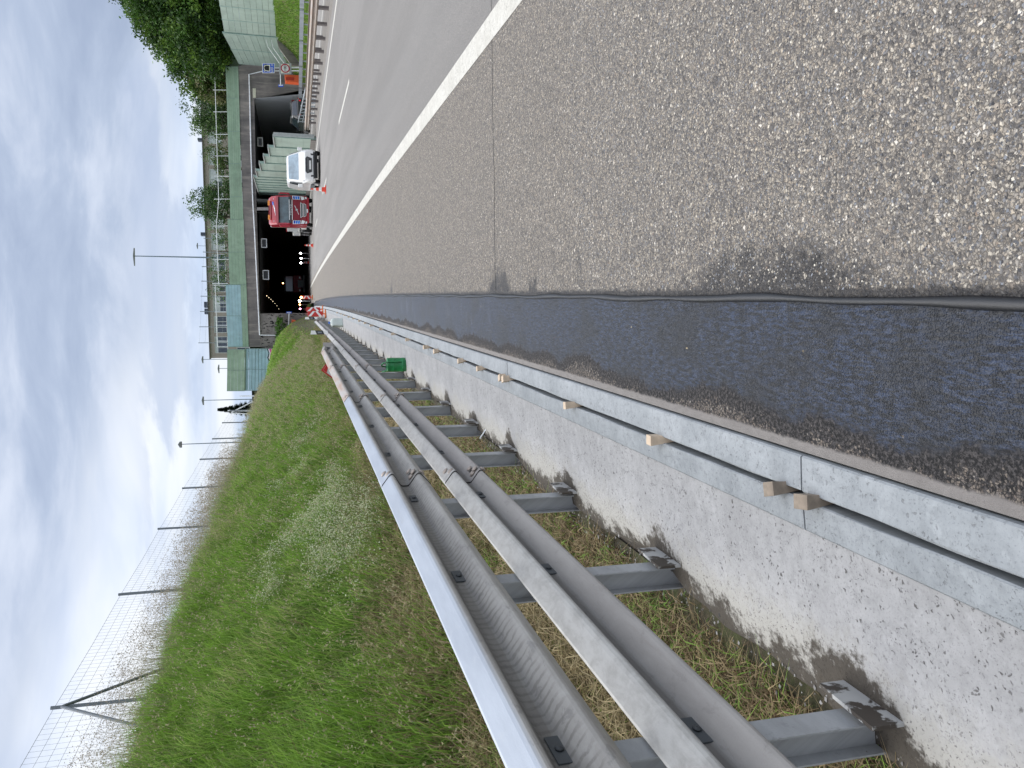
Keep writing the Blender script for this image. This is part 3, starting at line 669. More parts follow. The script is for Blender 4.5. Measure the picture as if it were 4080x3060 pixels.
# tubes behind
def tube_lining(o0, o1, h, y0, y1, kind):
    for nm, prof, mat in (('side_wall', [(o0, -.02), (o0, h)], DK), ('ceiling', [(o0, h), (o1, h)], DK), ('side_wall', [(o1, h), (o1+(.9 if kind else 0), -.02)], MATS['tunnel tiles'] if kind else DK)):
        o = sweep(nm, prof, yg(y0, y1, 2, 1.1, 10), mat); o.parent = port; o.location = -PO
def mk_tiles():
    m, t, b, uv, u, v = uvmat('tunnel tiles')
    br = t.new('ShaderNodeTexBrick'); br.offset = 0; t.l.new(t.scale(uv, (1, .8, 1)), br.inputs['Vector'])
    n = t.noise(uv, 2, 4); c = t.mix(t.ss(n, .3, .7), (.80, .82, .84), (.86, .87, .88)); t.put(b.inputs['Base Color'], c); b.inputs['Roughness'].default_value = .35
mk_tiles()
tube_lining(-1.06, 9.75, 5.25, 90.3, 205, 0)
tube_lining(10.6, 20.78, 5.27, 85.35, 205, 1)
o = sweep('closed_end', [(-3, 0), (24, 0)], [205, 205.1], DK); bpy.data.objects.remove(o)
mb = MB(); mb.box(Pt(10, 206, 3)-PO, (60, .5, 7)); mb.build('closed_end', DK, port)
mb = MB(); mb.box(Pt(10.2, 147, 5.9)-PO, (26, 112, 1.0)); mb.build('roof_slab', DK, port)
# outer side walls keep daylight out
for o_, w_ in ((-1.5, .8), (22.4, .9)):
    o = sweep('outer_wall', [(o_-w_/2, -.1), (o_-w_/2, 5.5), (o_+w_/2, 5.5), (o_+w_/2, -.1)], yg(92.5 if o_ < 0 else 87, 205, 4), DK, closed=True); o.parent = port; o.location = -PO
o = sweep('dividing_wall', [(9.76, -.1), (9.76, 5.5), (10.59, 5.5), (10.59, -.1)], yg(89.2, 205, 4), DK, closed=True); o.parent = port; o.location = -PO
# beams across the openings and the lane-signal boxes
WHF = plain('white frame', (.84, .85, .86), .5)
def signal(px0, px1, py0, py1, label):
    c0 = FP(px0, py0, -1.2); c1 = FP(px1, py1, -1.2); ctr = (c0+c1)/2; wd_ = abs(c1.x-c0.x)*1.1; ht = abs(c0.z-c1.z)*1.1
    s = thing('lane_signal', ctr, label, 'traffic signal', group='lane signals hung in the tunnel mouths')
    s.rotation_euler = (0, 0, -.2); a, b_ = wd_/2, ht/2; mb = MB(); q = .09
    mb.box((0, 0, b_-q/2), (2*a, .1, q)).box((0, 0, -b_+q/2), (2*a, .1, q)).box((-a+q/2, 0, 0), (q, .1, 2*b_-2*q)).box((a-q/2, 0, 0), (q, .1, 2*b_-2*q)); mb.build('frame', WHF, s, bevel=.02)
    mb = MB(); mb.box((0, .04, 0), (2*a-2*q, .06, 2*b_-2*q)); mb.build('display', plain('dead display', (.02, .018, .02), .3), s)
    mb = MB(); mb.tube([(0, .06, b_), (0, .06, b_+.75)], .03, 6); mb.build('hanger', DK, s)
signal(1041, 1063, 951, 986, 'white framed dark lane signal in the left tunnel mouth, right one of two')
signal(1047, 1071, 1077, 1113, 'white framed dark lane signal in the left tunnel mouth, left one of two')
signal(1026, 1047, 548, 583, 'white framed dark lane signal in the right tunnel mouth')
# tunnel ceiling lamps (lit, small)
LAMP = plain('tunnel lamp lit', (1.0, .86, .55), emit=4)
for i, Y in enumerate([104, 112, 121, 131, 143, 157, 174]):
    s = thing('tunnel_lamp', Pt(1.2, Y, 5.1), 'small lit warm lamp under the left tunnel ceiling, %s from the mouth' % ['first', 'second', 'third', 'fourth', 'fifth', 'sixth', 'seventh'][i], 'lamp', group='lit lamps under the tunnel ceiling')
    mb = MB(); mb.box((0, 0, 0), (.26, .5, .08)); mb.build('housing', DK, s); mb = MB(); mb.box((0, 0, -.05), (.10, .22, .02)); mb.build('light_panel', LAMP, s)
# parapet: green boards above the portal, each board a piece
GREENS = [plain('barrier green %d' % i, c, .6, var=.10, nscale=1.4, dirt=((.16, .20, .15), .35)) for i, c in enumerate([(.29, .41, .285), (.31, .43, .305), (.275, .395, .275)])]
SAGE = [plain('barrier sage %d' % i, c, .6, var=.08, nscale=1.2, dirt=((.22, .26, .22), .35)) for i, c in enumerate([(.33, .41, .345), (.35, .43, .36), (.315, .395, .33)])]
BLUES = [plain('barrier blue %d' % i, c, .6, var=.10, nscale=1.4, dirt=((.22, .33, .30), .5)) for i, c in enumerate([(.32, .49, .52), (.34, .51, .54)])]
POSTC = plain('barrier post', (.24, .34, .30), .6)
par = thing('parapet_screen', FP(980, 820), 'long green board screen on top of the tunnel portal', 'noise barrier'); PA = par.location.copy()
bays = [(266, 898, 949), (391, 903, 953), (523, 907, 956), (652, 911, 959.5), (784, 916, 966), (874, 917.5, 970)]
bays2 = [(874, 906.5, 970), (1004, 910.5, 975), (1134, 915, 982)]
bays3 = [(1134, 899, 982), (1258, 903, 986.5), (1381, 908, 991)]
def bayset(B_, rows, mats, thick=.10, out=.06, split=None):
    for (y0, t0, b0), (y1, t1, b1) in zip(B_, B_[1:]):
        y0 += .6; y1 -= .6
        for r in range(rows):
            f0, f1 = r/rows+.003, (r+1)/rows-.003
            pts = [(t0+(b0-t0)*f0, y0), (t1+(b1-t1)*f0, y1), (t1+(b1-t1)*f1, y1), (t0+(b0-t0)*f1, y0)]
            m_ = mats if split is None else (BLUES if f1 < split else GREENS)
            fpoly('board', pts, random.choice(m_), out=out+random.uniform(0, .012), depth=thick, parent=par, org=PA)
    for i, (y0, t0, b0) in enumerate(B_):
        fpoly('screen_post', [(t0, y0-.7), (t0, y0+.7), (b0, y0+.7), (b0, y0-.7)], POSTC, out=out+.03, depth=.16, parent=par, org=PA)
bayset(bays, 6, GREENS); bayset(bays2, 5, GREENS); bayset(bays3, 7, BLUES, split=.72)
# gutter pipe under the lintel
pp_ = thing('gutter_pipe', FP(1030, 1150), 'thin white gutter pipe along the portal lintel turning down at both ends', 'pipe')
path = [(1044, 285), (992.7, 297), (997, 450), (1000.6, 608), (1008.5, 814), (1015, 925), (1023, 1090), (1030.7, 1248), (1035, 1334)]
mb = MB(); mb.tube([FP(*q)+FN*.12 for q in path], .07, 8); mb.build('pipe_run', WHF, pp_, origin=pp_.location)
mb = MB(); mb.tube([FP(1035, 1334)+FN*.12, FP(1121, 1336)+FN*.12], .055, 8); mb.build('downpipe', WHF, pp_, origin=pp_.location)

# left end screens standing beside the portal
def wall_px(name, label, grid, mats, org_px, plane_out, thick=.12, edge=None, post=POSTC, cat='noise barrier'):
    o = thing(name, FP(*org_px)+FN*plane_out, label, cat); OO = o.location.copy()
    for (y0, t0, b0), (y1, t1, b1), rows in grid:
        for r in range(rows):
            f0, f1 = r/rows+.004, (r+1)/rows-.004
            fpoly('board', [(t0+(b0-t0)*f0, y0+.5), (t1+(b1-t1)*f0, y1-.5), (t1+(b1-t1)*f1, y1-.5), (t0+(b0-t0)*f1, y0+.5)], random.choice(mats), out=plane_out+random.uniform(0, .012), depth=thick, parent=o, org=OO)
        fpoly('screen_post', [(t0, y0-.6), (t0, y0+.6), (b0, y0+.6), (b0, y0-.6)], post, out=plane_out+.02, depth=.2, parent=o, org=OO)
        fpoly('screen_post', [(t1, y1-.6), (t1, y1+.6), (b1, y1+.6), (b1, y1-.6)], post, out=plane_out+.02, depth=.2, parent=o, org=OO)
    return o
wall_px('upper_screen', 'short green board screen left of the portal top, above the pale blue one', [((1386, 908.5, 977), (1467, 908.5, 977), 5), ((1467, 908.5, 977), (1549, 907, 977), 5)], GREENS, (977, 1467), 1.2)
bs = wall_px('lower_screen', 'pale blue board screen with pink graffiti at its foot left of the portal', [((1384, 980, 1135), (1465, 980, 1135), 12), ((1465, 980, 1135), (1549, 978, 1135), 12)], BLUES, (1060, 1467), 1.0)
OO = bs.location.copy()
fpoly('top_edge', [(978, 1383), (982, 1383), (980, 1549), (976, 1549)], GREENS[1], out=1.06, depth=.2, parent=bs, org=OO)
PNK = plain('pink paint', (.62, .09, .32), .6); 
fpoly('graffiti_outline', [(1064, 1384), (1073, 1402), (1066, 1418), (1072, 1432), (1100, 1432), (1100, 1384)], BLK, out=1.035, depth=.004, parent=bs, org=OO)
fpoly('graffiti_highlight', [(1069, 1384), (1075, 1402), (1071, 1420), (1077, 1431), (1103, 1431), (1103, 1384)], WHP, out=1.045, depth=.004, parent=bs, org=OO)
fpoly('graffiti_fill', [(1073, 1384), (1079, 1402), (1075, 1420), (1081, 1430), (1106, 1430), (1106, 1384)], PNK, out=1.055, depth=.004, parent=bs, org=OO)

# ================================================================ MEDIAN SCREEN (stepped) running from the pillar towards us
med = thing('median_screen', Pt(11.2, 54, 0), 'stepped pale green noise barrier on the median in front of the portal', 'noise barrier'); MO = med.location.copy()
mo = 11.35
def offY(y):      # distance along the median where the picture column y meets the screen plane
    lo, hi = 30, 95
    for _ in range(40):
        m_ = (lo+hi)/2; q = Pt(mo, m_, 3); r = ray(1100, y)
        if q.x/q.y > r.x/r.y: lo = m_
        else: hi = m_
    return lo
steps = [(542, 1086), (584, 1065.5), (620, 1047), (650, 1030.7), (680, 1016.5), (706, 1005)]
yedges = [offY(s[0]) for s in steps]
tops = []
for (py, px_), Y in zip(steps, yedges): tops.append(atY(px_, py, Y).z)
bayl = [(yedges[i], yedges[i+1], tops[i]) for i in range(5)]
yy = yedges[5]; n_far = 8; stp = (88.2-yy)/n_far
for i in range(n_far): bayl.append((yy+i*stp, yy+(i+1)*stp, 5.1))
for (ya, yb, tp) in bayl:
    zt = tp-.07; z = .35; k_ = max(1, round((zt-z)/.52)); hh = (zt-z)/k_
    a_, b2 = Pt(mo, ya+.03, 0), Pt(mo, yb-.03, 0); dv = b2-a_
    nrm = Vector((-dv.y, dv.x, 0)).normalized()
    for r in range(k_):
        zz0, zz1 = z+r*hh+.004, z+(r+1)*hh-.004; pr = random.uniform(0, .012)
        P = [a_+nrm*pr+Vector((0, 0, zz0)), b2+nrm*pr+Vector((0, 0, zz0)), b2+nrm*pr+Vector((0, 0, zz1)), a_+nrm*pr+Vector((0, 0, zz1))]
        mb = MB(); mb.prism(P, -nrm*.12); mb.build('board', random.choice(SAGE), med, origin=MO)
    mb = MB(); mb.prism([a_+Vector((-.10, 0, zt)), b2+Vector((-.10, 0, zt)), b2+Vector((-.10, 0, tp)), a_+Vector((-.10, 0, tp))], (.26, 0, 0)); mb.build('coping', plain('coping grey', (.36, .38, .36), .7), med, origin=MO)
    mb = MB(); mb.box(Pt(mo, ya, (tp-.2)/2+.05)-MO, (.17, .05, tp-.1)); mb.build('screen_post', POSTC, med)
mb = MB(); mb.box(Pt(mo+.1, yedges[0]-.12, 1.5)-MO, (.24, .12, 2.75)); mb.build('end_post', plain('end post grey', (.33, .36, .35), .7), med)
mb = MB(); o = sweep('plinth', [(mo-.16, 0), (mo-.16, .36), (mo+.16, .36), (mo+.16, 0)], yg(yedges[0]+.05, 88.2, 3), 'dirty paving', closed=True, endcap=True); o.parent = med; o.location = -MO

# ================================================================ MEDIAN BARRIER AND FAR RAILS
mbar = thing('median_guardrail', Pt(12, 34, 0), 'rust-stained low guardrail on close-set posts along the median', 'guardrail'); MB0 = mbar.location.copy()
y = 14.0
while y < 56:
    rail_section(.46, y, min(y+4.2, 60), 'median rail', off=12.0, mirror=-1, parent=mbar, org=MB0); y += 4
y = 26.3
while y < 57:
    mb = MB(); mb.box((0, 0, .27), (.11, .16, .66)); 
    if y < 27: pm = mb.mesh('post'); pm.materials.append(plain('post dark', (.15, .13, .125), .7))
    p = bpy.data.objects.new('post', pm); COL.objects.link(p); p.parent = mbar; p.location = Pt(12.07, y, .03)-MB0; y += 2.0
mbar2 = thing('median_guardrail', Pt(13.3, 34, 0), 'second guardrail on the far side of the median behind the rust-stained one', 'guardrail'); MB1 = mbar2.location.copy()
y = 14.0
while y < 52:
    rail_section(.46, y, y+4.2, 'median rail', off=13.15, mirror=1, parent=mbar2, org=MB1); y += 4
y = 27.2
while y < 55:
    p = bpy.data.objects.new('post', pm); COL.objects.link(p); p.parent = mbar2; p.location = Pt(13.08, y, .03)-MB1; p.scale = (.9, .7, 1); y += 2.0
lad = thing('transition_rail', Pt(13.4, 52, 0), 'pale galvanised ladder-like rail climbing beside the median screen end', 'guardrail'); LO = lad.location.copy()
def lz(Y): return .70+(Y-52)*.043
for dz_ in (0, -.30, -.46):
    mb = MB(); mb.tube([Pt(13.45, q, lz(q)+dz_) for q in ys(50, 62.5, 6)], .045 if dz_ == 0 else .03, 6); mb.build('rail_tube', 'far rail', lad, origin=LO)
for q in ys(50.5, 62.3, 12):
    mb = MB(); mb.box(Pt(13.45, q, (lz(q))/2)-LO, (.05, .12, lz(q))); mb.build('rung', 'far rail', lad)
frl = thing('far_guardrail', Pt(21.4, 60, 0), 'grey box-beam guardrail along the far edge of the opposite carriageway', 'guardrail'); FO = frl.location.copy()
for i in range(7):
    y0 = 40+6.6*i; o = sweep('rail_beam', [(21.3-.02*(y0-40), .62), (21.3-.02*(y0-40), .92), (21.42-.02*(y0-40), .92), (21.42-.02*(y0-40), .62)], ys(y0, y0+6.5, 3), 'far rail', closed=True, endcap=True); o.parent = frl; o.location = -FO
y = 41
while y < 86:
    mb = MB(); mb.box(Pt(21.5-.02*(y-40), y, .3)-FO, (.08, .1, .7)); mb.build('post', 'far rail', frl); y += 2.2

# ================================================================ RIGHT-HAND WALLS
def wallboards(name, label, A, Bp, z0, z1, nb, rows, mats, lab_cat='noise barrier', seam=.05):
    A, Bp = Vector(A), Vector(Bp); o = thing(name, A, label, lab_cat); d = (Bp-A)/nb; n_ = Vector((-d.y, d.x, 0)).normalized()
    if n_.dot(-A) < 0: n_ = -n_
    for i in range(nb):
        a, b_ = A+d*i+d.normalized()*seam, A+d*(i+1)-d.normalized()*seam
        f0, f1 = i/nb, (i+1)/nb
        za, zb_ = z0[0]+(z0[1]-z0[0])*f0, z0[0]+(z0[1]-z0[0])*f1; ta, tb = z1[0]+(z1[1]-z1[0])*f0, z1[0]+(z1[1]-z1[0])*f1
        for r in range(rows):
            g0, g1 = r/rows+.002, (r+1)/rows-.002; q = n_*random.uniform(0, .015)
            P = [a+q+Vector((0, 0, za+(ta-za)*g0)), b_+q+Vector((0, 0, zb_+(tb-zb_)*g0)), b_+q+Vector((0, 0, zb_+(tb-zb_)*g1)), a+q+Vector((0, 0, za+(ta-za)*g1))]
            mb = MB(); mb.prism(P, -n_*.1); mb.build('board', random.choice(mats), o, origin=A)
        mb = MB(); mb.box(Vector((A+d*i).to_tuple())-A+Vector((0, 0, (za+ta)/2))-n_*.04, (.12, .12, ta-za+.05)); mb.build('screen_post', POSTC, o)
    return o
A1 = atY(912, 137, 79.0); 
wallboards('right_screen', 'tall pale green noise barrier at the right edge above the grass slope', (atY(1000, 137, 79).x, 79, 0), (atY(1000, 0, 71.5).x-.6, 66.5, 0), (2.9, 2.85), (7.55, 7.25), 4, 9, SAGE)
wallboards('wing_screen', 'broad pale green board wall joining the right screen to the portal', (atY(1000, 140, 79).x, 79.02, 0), tuple(FP(1000, 262)+FN*.25)[:2]+(0,), (2.3, 1.8), (7.7, 6.65), 2, 9, SAGE)
wallboards('rear_screen', 'upper pale green screen behind the wing wall under the big tree', (atY(1000, 137, 88).x+.5, 88, 0), tuple(FP(1000, 266)-FN*1.2)[:2]+(0,), (7.2, 6.7), (9.2, 8.2), 4, 4, SAGE)
# concrete ramp with handrail below the wing screen
rmp = thing('ramp_wall', atY(1110, 190, 79), 'low concrete ramp wall with thin handrails below the wing screen', 'retaining wall'); RO = rmp.location.copy()
p0, p1, p2 = atY(1104, 160, 79), atY(1112, 190, 78.8), atY(1160, 258, 78)
mb = MB(); mb.prism([p0, p1, p2, p2-Vector((0, 0, .9)), p1-Vector((0, 0, 1.0)), p0-Vector((0, 0, .8))], (.0, .25, 0)); mb.build('wall', 'portal concrete', rmp, origin=RO)
for dz_ in (.55, 1.0):
    mb = MB(); mb.tube([p0+Vector((0, .1, dz_)), p1+Vector((0, .1, dz_)), p2+Vector((0, .1, dz_))], .025, 6); mb.build('handrail', WHF, rmp, origin=RO)

# ================================================================ SIGNS ON THE RIGHT
BLU = plain('sign blue', (.01, .10, .62), .35, var=.04); YEL = plain('sign cream', (.80, .78, .62), .4, var=.03); GRY = plain('sign grey', (.38, .40, .41), .5, var=.08)
SY = 77.5
def spx(x, y): return atY(x, y, SY)
sgn = thing('tunnel_sign', spx(1205, 272), 'blue tunnel emergency sign reading 600 m on twin posts before the portal', 'road sign'); SO = sgn.location.copy()
for y in (281, 269):
    mb = MB(); mb.tube([spx(1045, y)+Vector((0, .08, 0)), spx(1205, y+0)+Vector((0, .08, 0))], .035, 6); mb.build('post', WHF, sgn, origin=SO)
def panel(name, px, mat, out, parent, org, depth=.03):
    mb = MB(); mb.prism([spx(*q)+Vector((0, -out, 0)) for q in px], (0, depth, 0)); return mb.build(name, mat, parent, origin=org)
def rect(x0, x1, y0, y1): return [(x0, y0), (x0, y1), (x1, y1), (x1, y0)]
panel('border', rect(1044.5, 1094.5, 252, 291), WHS, .0, sgn, SO)
panel('face', rect(1047.5, 1092, 254, 289), BLU, .012, sgn, SO)
panel('inset', rect(1051, 1076, 258, 285), YEL, .022, sgn, SO)
c = (spx(1064, 271.5)); 
mb = MB(); arc = [(math.cos(a)*.23, math.sin(a)*.23+.02) for a in [math.pi*i/10 for i in range(11)]]
mb.prism([c+Vector((x, -.035, z)) for x, z in arc]+[c+Vector((-.23, -.035, -.19)), c+Vector((.23, -.035, -.19))], (0, .01, 0)); mb.build('tunnel_pictogram', BLK, sgn, origin=SO)
mb = MB()
for i in range(10):
    a0, a1 = math.pi*i/10, math.pi*(i+1)/10
    mb.prism([c+Vector((math.cos(a)*r, -.036, math.sin(a)*r+.02)) for a, r in ((a0, .30), (a0, .34), (a1, .34), (a1, .30))], (0, .01, 0))
mb.build('pictogram_arch', BLK, sgn, origin=SO)
text_mb('600 m', .36, WHS, 'lettering', sgn, frame(spx(1084, 271.5)+Vector((0, -.03, 0))-SO, (1, 0, 0)), ext=.006)
sp = thing('speed_sign', spx(1205, 300), 'round red-ringed 100 speed limit sign on a grey board under the blue sign', 'road sign'); PO2 = sp.location.copy()
panel('backboard', rect(1112, 1161, 252, 295), GRY, .0, sp, PO2)
panel('face', rect(1120, 1153, 255, 290.5), YEL, .02, sp, PO2)
c = spx(1136.5, 272.5)
def ring(name, r0, r1, mat, out):
    mb = MB(); n = 28
    for i in range(n):
        a0, a1 = 2*math.pi*i/n, 2*math.pi*(i+1)/n
        mb.prism([c+Vector((math.cos(a)*r, -out, math.sin(a)*r)) for a, r in ((a0, r0), (a0, r1), (a1, r1), (a1, r0))], (0, .008, 0))
    mb.build(name, mat, sp, origin=PO2)
ring('red_ring', .31, .415, plain('ring red', (.42, .015, .05), .4), .035); ring('disc', .002, .31, WHS, .032)
text_mb('100', .34, BLK, 'lettering', sp, frame(c+Vector((0, -.045, 0))-PO2, (1, 0, 0)), ext=.006)
mb = MB()
for y in (266, 280): mb.tube([spx(1161, y)+Vector((0, .05, 0)), spx(1206, y)+Vector((0, .05, 0))], .03, 6)
mb.build('post', WHF, sp, origin=PO2)
sos = thing('arm_sign', spx(1118, 297), 'small blue flag sign on a horizontal arm beside the speed sign', 'sign'); O3 = sos.location.copy()
mb = MB(); mb.tube([spx(1117, 297), spx(1118, 338)], .045, 6); mb.build('arm', WHF, sos, origin=O3)
mb = MB(); mb.prism([spx(*q) for q in rect(1109, 1129, 336, 343)], (0, .2, 0)); mb.build('panel', BLU, sos, origin=O3)
panel('plate', rect(1111, 1127, 337.5, 342), WHS, .01, sos, O3)
# orange cabinet
ORG = plain('orange plastic', (.72, .12, .035), .5, var=.12)
CY = 78.5
def cpx(x, y): return atY(x, y, CY)
cab = thing('orange_cabinet', cpx(1203, 310), 'bright orange roadside bin behind the far guardrail under the speed sign', 'bin'); O4 = cab.location.copy()
mb = MB(); mb.prism([cpx(*q) for q in [(1134, 296), (1136, 324), (1204, 330), (1204, 300)]], (0, .7, 0)); mb.build('body', ORG, cab, origin=O4, bevel=.03)
mb = MB(); mb.prism([cpx(*q)-Vector((0, .02, 0)) for q in [(1139, 307), (1140, 319), (1172, 321), (1172, 308)]], (0, .03, 0)); mb.build('opening', plain('orange shade', (.40, .035, .015), .6), cab, origin=O4)
mb = MB(); mb.prism([cpx(*q)-Vector((0, .03, 0)) for q in [(1150, 300), (1151, 304), (1168, 304), (1168, 300)]], (0, .03, 0)); mb.build('label_plate', ORG, cab, origin=O4)
# fire niche panel on the right tunnel wall
nic = thing('niche_panel', Pt(20.93, 88, .3), 'white and red emergency niche panel on the right tunnel wall', 'panel'); O5 = nic.location.copy()
for (a, b_, z0, z1, mt, nm) in ((85.7, 89.5, .3, 1.55, WHS, 'board'), (87.3, 90.3, 1.35, 1.62, RED, 'red_stripe'), (86.6, 87.6, .7, 1.0, RED, 'red_mark'), (90.0, 91.2, .3, 1.2, WHS, 'board')):
    mb = MB(); mb.prism([Pt(21.68-z0*.16, a, z0), Pt(21.68-z0*.16, b_, z0), Pt(21.68-z1*.16, b_, z1), Pt(21.68-z1*.16, a, z1)], (-.06 if nm != 'board' else -.04, 0, 0)); mb.build(nm, mt, nic, origin=O5)
lmp = thing('wall_lamp', Pt(21.1, 97, 3.3), 'short pale fluorescent tube lamp on the right tunnel wall', 'lamp'); mb = MB(); mb.tube([(0, -.9, 0), (0, .9, 0)], .05, 6); mb.build('tube', WHF, lmp); mb = MB(); mb.box((.03, 0, .05), (.06, .4, .1)); mb.build('bracket', BLK, lmp)

# ================================================================ LEFT SMALL SIGN BY THE WING
sl = thing('arm_sign', FP(1151, 1290)+FN*.6, 'small blue flag sign on a pale arm beside the left tunnel mouth', 'sign'); O6 = sl.location.copy()
mb = MB(); mb.tube([FP(1150, 1292)+FN*.6, FP(1152, 1246)+FN*.6], .05, 6); mb.build('arm', WHF, sl, origin=O6)
mb = MB(); mb.prism([FP(*q)+FN*.65 for q in rect(1141, 1162, 1239, 1246)], -FN*.12); mb.build('panel', BLU, sl, origin=O6)
mb = MB(); mb.prism([FP(*q)+FN*.67 for q in rect(1143, 1160, 1241, 1244)], -FN*.01); mb.build('plate', WHS, sl, origin=O6)
mb = MB(); mb.prism([FP(*q)+FN*.62 for q in rect(1145, 1156, 1292, 1303)], -FN*.1); mb.build('green_box', plain('teal box', (.03, .35, .25), .5), sl, origin=O6)
ob_ = thing('orange_box', FP(1172, 1279)+FN*2.0, 'small orange plastic box on the grass left of the tunnel mouth', 'box'); O7 = ob_.location.copy()
mb = MB(); mb.prism([FP(*q)+FN*2.0 for q in [(1163, 1266), (1164, 1280), (1178, 1284), (1178, 1268)]], -FN*.5); mb.build('body', ORG, ob_, origin=O7, bevel=.03)
mb = MB(); mb.prism([FP(*q)+FN*2.02 for q in [(1162, 1265), (1162, 1281), (1164.5, 1281), (1164.5, 1265)]], -FN*.56); mb.build('lid', ORG, ob_, origin=O7)

# ================================================================ CONES, BAFFLES, FLASHERS
CR = plain('cone red', (.72, .07, .035), .45, var=.08); CW = plain('cone white', (.78, .78, .76), .4, var=.05)
def make_cone(loc, label):
    o = thing('traffic_cone', loc, label, 'traffic cone', group='red and white cones along the lane dashes')
    mb = MB(); mb.prism([(-.19, -.15, 0), (-.15, -.19, 0), (.15, -.19, 0), (.19, -.15, 0), (.19, .15, 0), (.15, .19, 0), (-.15, .19, 0), (-.19, .15, 0)], (0, 0, .04)); mb.build('base', CR, o)
    rad = lambda z: .135-.105*z/.75
    for nm, a, b_, mt in (('red_body', .04, .22, CR), ('white_band', .22, .36, CW), ('red_band', .36, .50, CR), ('white_band', .50, .62, CW), ('red_tip', .62, .75, CR)):
        mb = MB(); mb.lathe([(rad(a), a), (rad(b_), b_)], 16); mb.build(nm, mt, o, smooth=False)
    return o
c1 = make_cone(gnd(1299, 755), 'nearest and largest red and white cone beside the white van')
c2 = copy_tree(c1); c2.location = gnd(1247.8, 977.5); c2['label'] = 'middle red and white cone beyond the red truck before the tunnel'
c3 = copy_tree(c1); c3.location = Pt(5.0, 97.5); c3['label'] = 'farthest dim cone just inside the tunnel mouth under a bright lamp'
LW = plain('flasher white', (1, .96, 1), emit=22); LO_ = plain('flasher orange', (1, .42, .12), emit=14); LPK = plain('flasher pink', (1, .35, .6), emit=9)
def flasher(loc, z, r, mat, label, stick=True):
    o = thing('warning_lamp', loc, label, 'warning lamp')
    if stick: mb = MB(); mb.tube([(0, 0, 0), (0, 0, z)], .022, 6); mb.build('stick', WHF, o); mb = MB(); mb.lathe([(.14, 0), (.14, .05), (.03, .07)], 12); mb.build('foot', BLK, o)
    mb = MB(); mb.lathe([(.02, z), (r, z+.04), (r*1.05, z+r), (r*.8, z+r*1.7), (.02, z+r*2)], 14); mb.build('lens', mat, o, smooth=True)
    mb = MB(); mb.box((0, .07, z+r), (r*1.4, .1, r*1.4)); mb.build('housing', BLK, o)
flasher(Pt(5.0, 97.6, 0)+Vector((-.02, .25, 0)), .84, .095, LW, 'bright white lamp above the farthest cone in the tunnel')
flasher(gnd(1234.5, 1030), .84, .095, LW, 'bright white lamp on a pale stick, middle of three in the tunnel mouth')
flasher(Pt(6.2, 99, 0), .82, .095, LW, 'bright white lamp rightmost of the three behind the truck')
flasher(gnd(1239, 1199.5), 1.08, .12, LW, 'largest bright white lamp on a stick beside the far chevron board')
flasher(Pt(-.45, 99, 0), 1.02, .10, LPK, 'small pink-red lamp deep by the left tunnel wall, leftmost')
flasher(Pt(.05, 99, 0), 1.05, .09, LO_, 'small orange-red lamp near the left tunnel wall')
def baffle(loc, label, wd_=.28, h=.95, rz=0.0, lamp=None):
    o = thing('chevron_board', loc, label, 'chevron board', rz=rz, group='red and white chevron boards at the lane closure')
    mb = MB(); mb.box((0, 0, .05), (.42, .30, .09)); mb.build('foot', plain('orange foot', (.70, .20, .06), .6), o, bevel=.02)
    mb = MB(); mb.box((0, .03, .16), (.06, .03, .18)); mb.build('stem', ORG, o)
    mb = MB(); mb.box((0, .02, .2+h/2), (wd_, .035, h)); mb.build('panel', RED, o, bevel=.01)
    mb = MB()
    m0 = .2+h*.5; tw = h*.17
    for s in (-1, 1):
        q = [(wd_*.49, m0), (wd_*.49-.0, m0+s*tw*.9), (-wd_*.49, m0+s*h*.47), (-wd_*.49, m0+s*h*.47-s*tw*1.15)]
        mb.add([(x, -.003, z) for x, z in q]+[(x, .001, z) for x, z in q], [(0, 1, 2, 3), (7, 6, 5, 4), (0, 3, 7, 4), (1, 5, 6, 2), (2, 6, 7, 3)])
    mb.build('white_chevron', CW, o, fixn=True)
    mb = MB(); mb.tube([(-.05, .03, .2+h), (-.06, .03, .27+h), (.06, .03, .27+h), (.05, .03, .2+h)], .012, 6); mb.build('handle', RED, o)
    if lamp: mb = MB(); mb.lathe([(.02, .2+h), (.10, .24+h), (.11, .33+h), (.02, .42+h)], 12); mb.build('lamp', lamp, o, smooth=True)
baffle(Pt(-.83, 45, -.01), 'nearest red and white chevron board on an orange foot by the slot drain', .30, .80, rz=.2)
baffle(Pt(-.62, 49.5, -.01), 'chevron board half hidden behind the nearest one', .28, .80, rz=.25)
baffle(gnd(1246.5, 1185), 'farthest chevron board with a glowing orange lamp in the tunnel mouth', .32, .78, lamp=LO_)

# ================================================================ VEHICLES
def ring_car(y, wb, wm, wr, zb, zm, zr, rr=.08):
    return [(-wb, y, zb), (wb, y, zb), (wm, y, zb+(zm-zb)*.45), (wm, y, zm), (wr+.02, y, zr-rr), (wr-rr*.9, y, zr), (-wr+rr*.9, y, zr), (-wr-.02, y, zr-rr), (-wm, y, zm), (-wm, y, zb+(zm-zb)*.45)]
def wheel(parent, x, y, r=.34, w_=.22):
    mb = MB(); sgn_ = 1 if x > 0 else -1
    pr = [(.001, -w_/2), (r*.9, -w_/2), (r, -w_/2+.03), (r, w_/2-.03), (r*.9, w_/2), (.001, w_/2)]
    mb.lathe(pr, 20); o = mb.build('wheel', BLK, parent, loc=(x, y, r)); o.rotation_euler = (0, math.pi/2, 0)
    mb = MB(); mb.lathe([(.001, w_/2+.006), (r*.55, w_/2+.006), (r*.6, w_/2-.02)], 16); q = mb.build('rim', plain('rim grey', (.30, .31, .33), .35, metal=.6), o)
    if sgn_ < 0: q.rotation_euler = (math.pi, 0, 0)
    return o
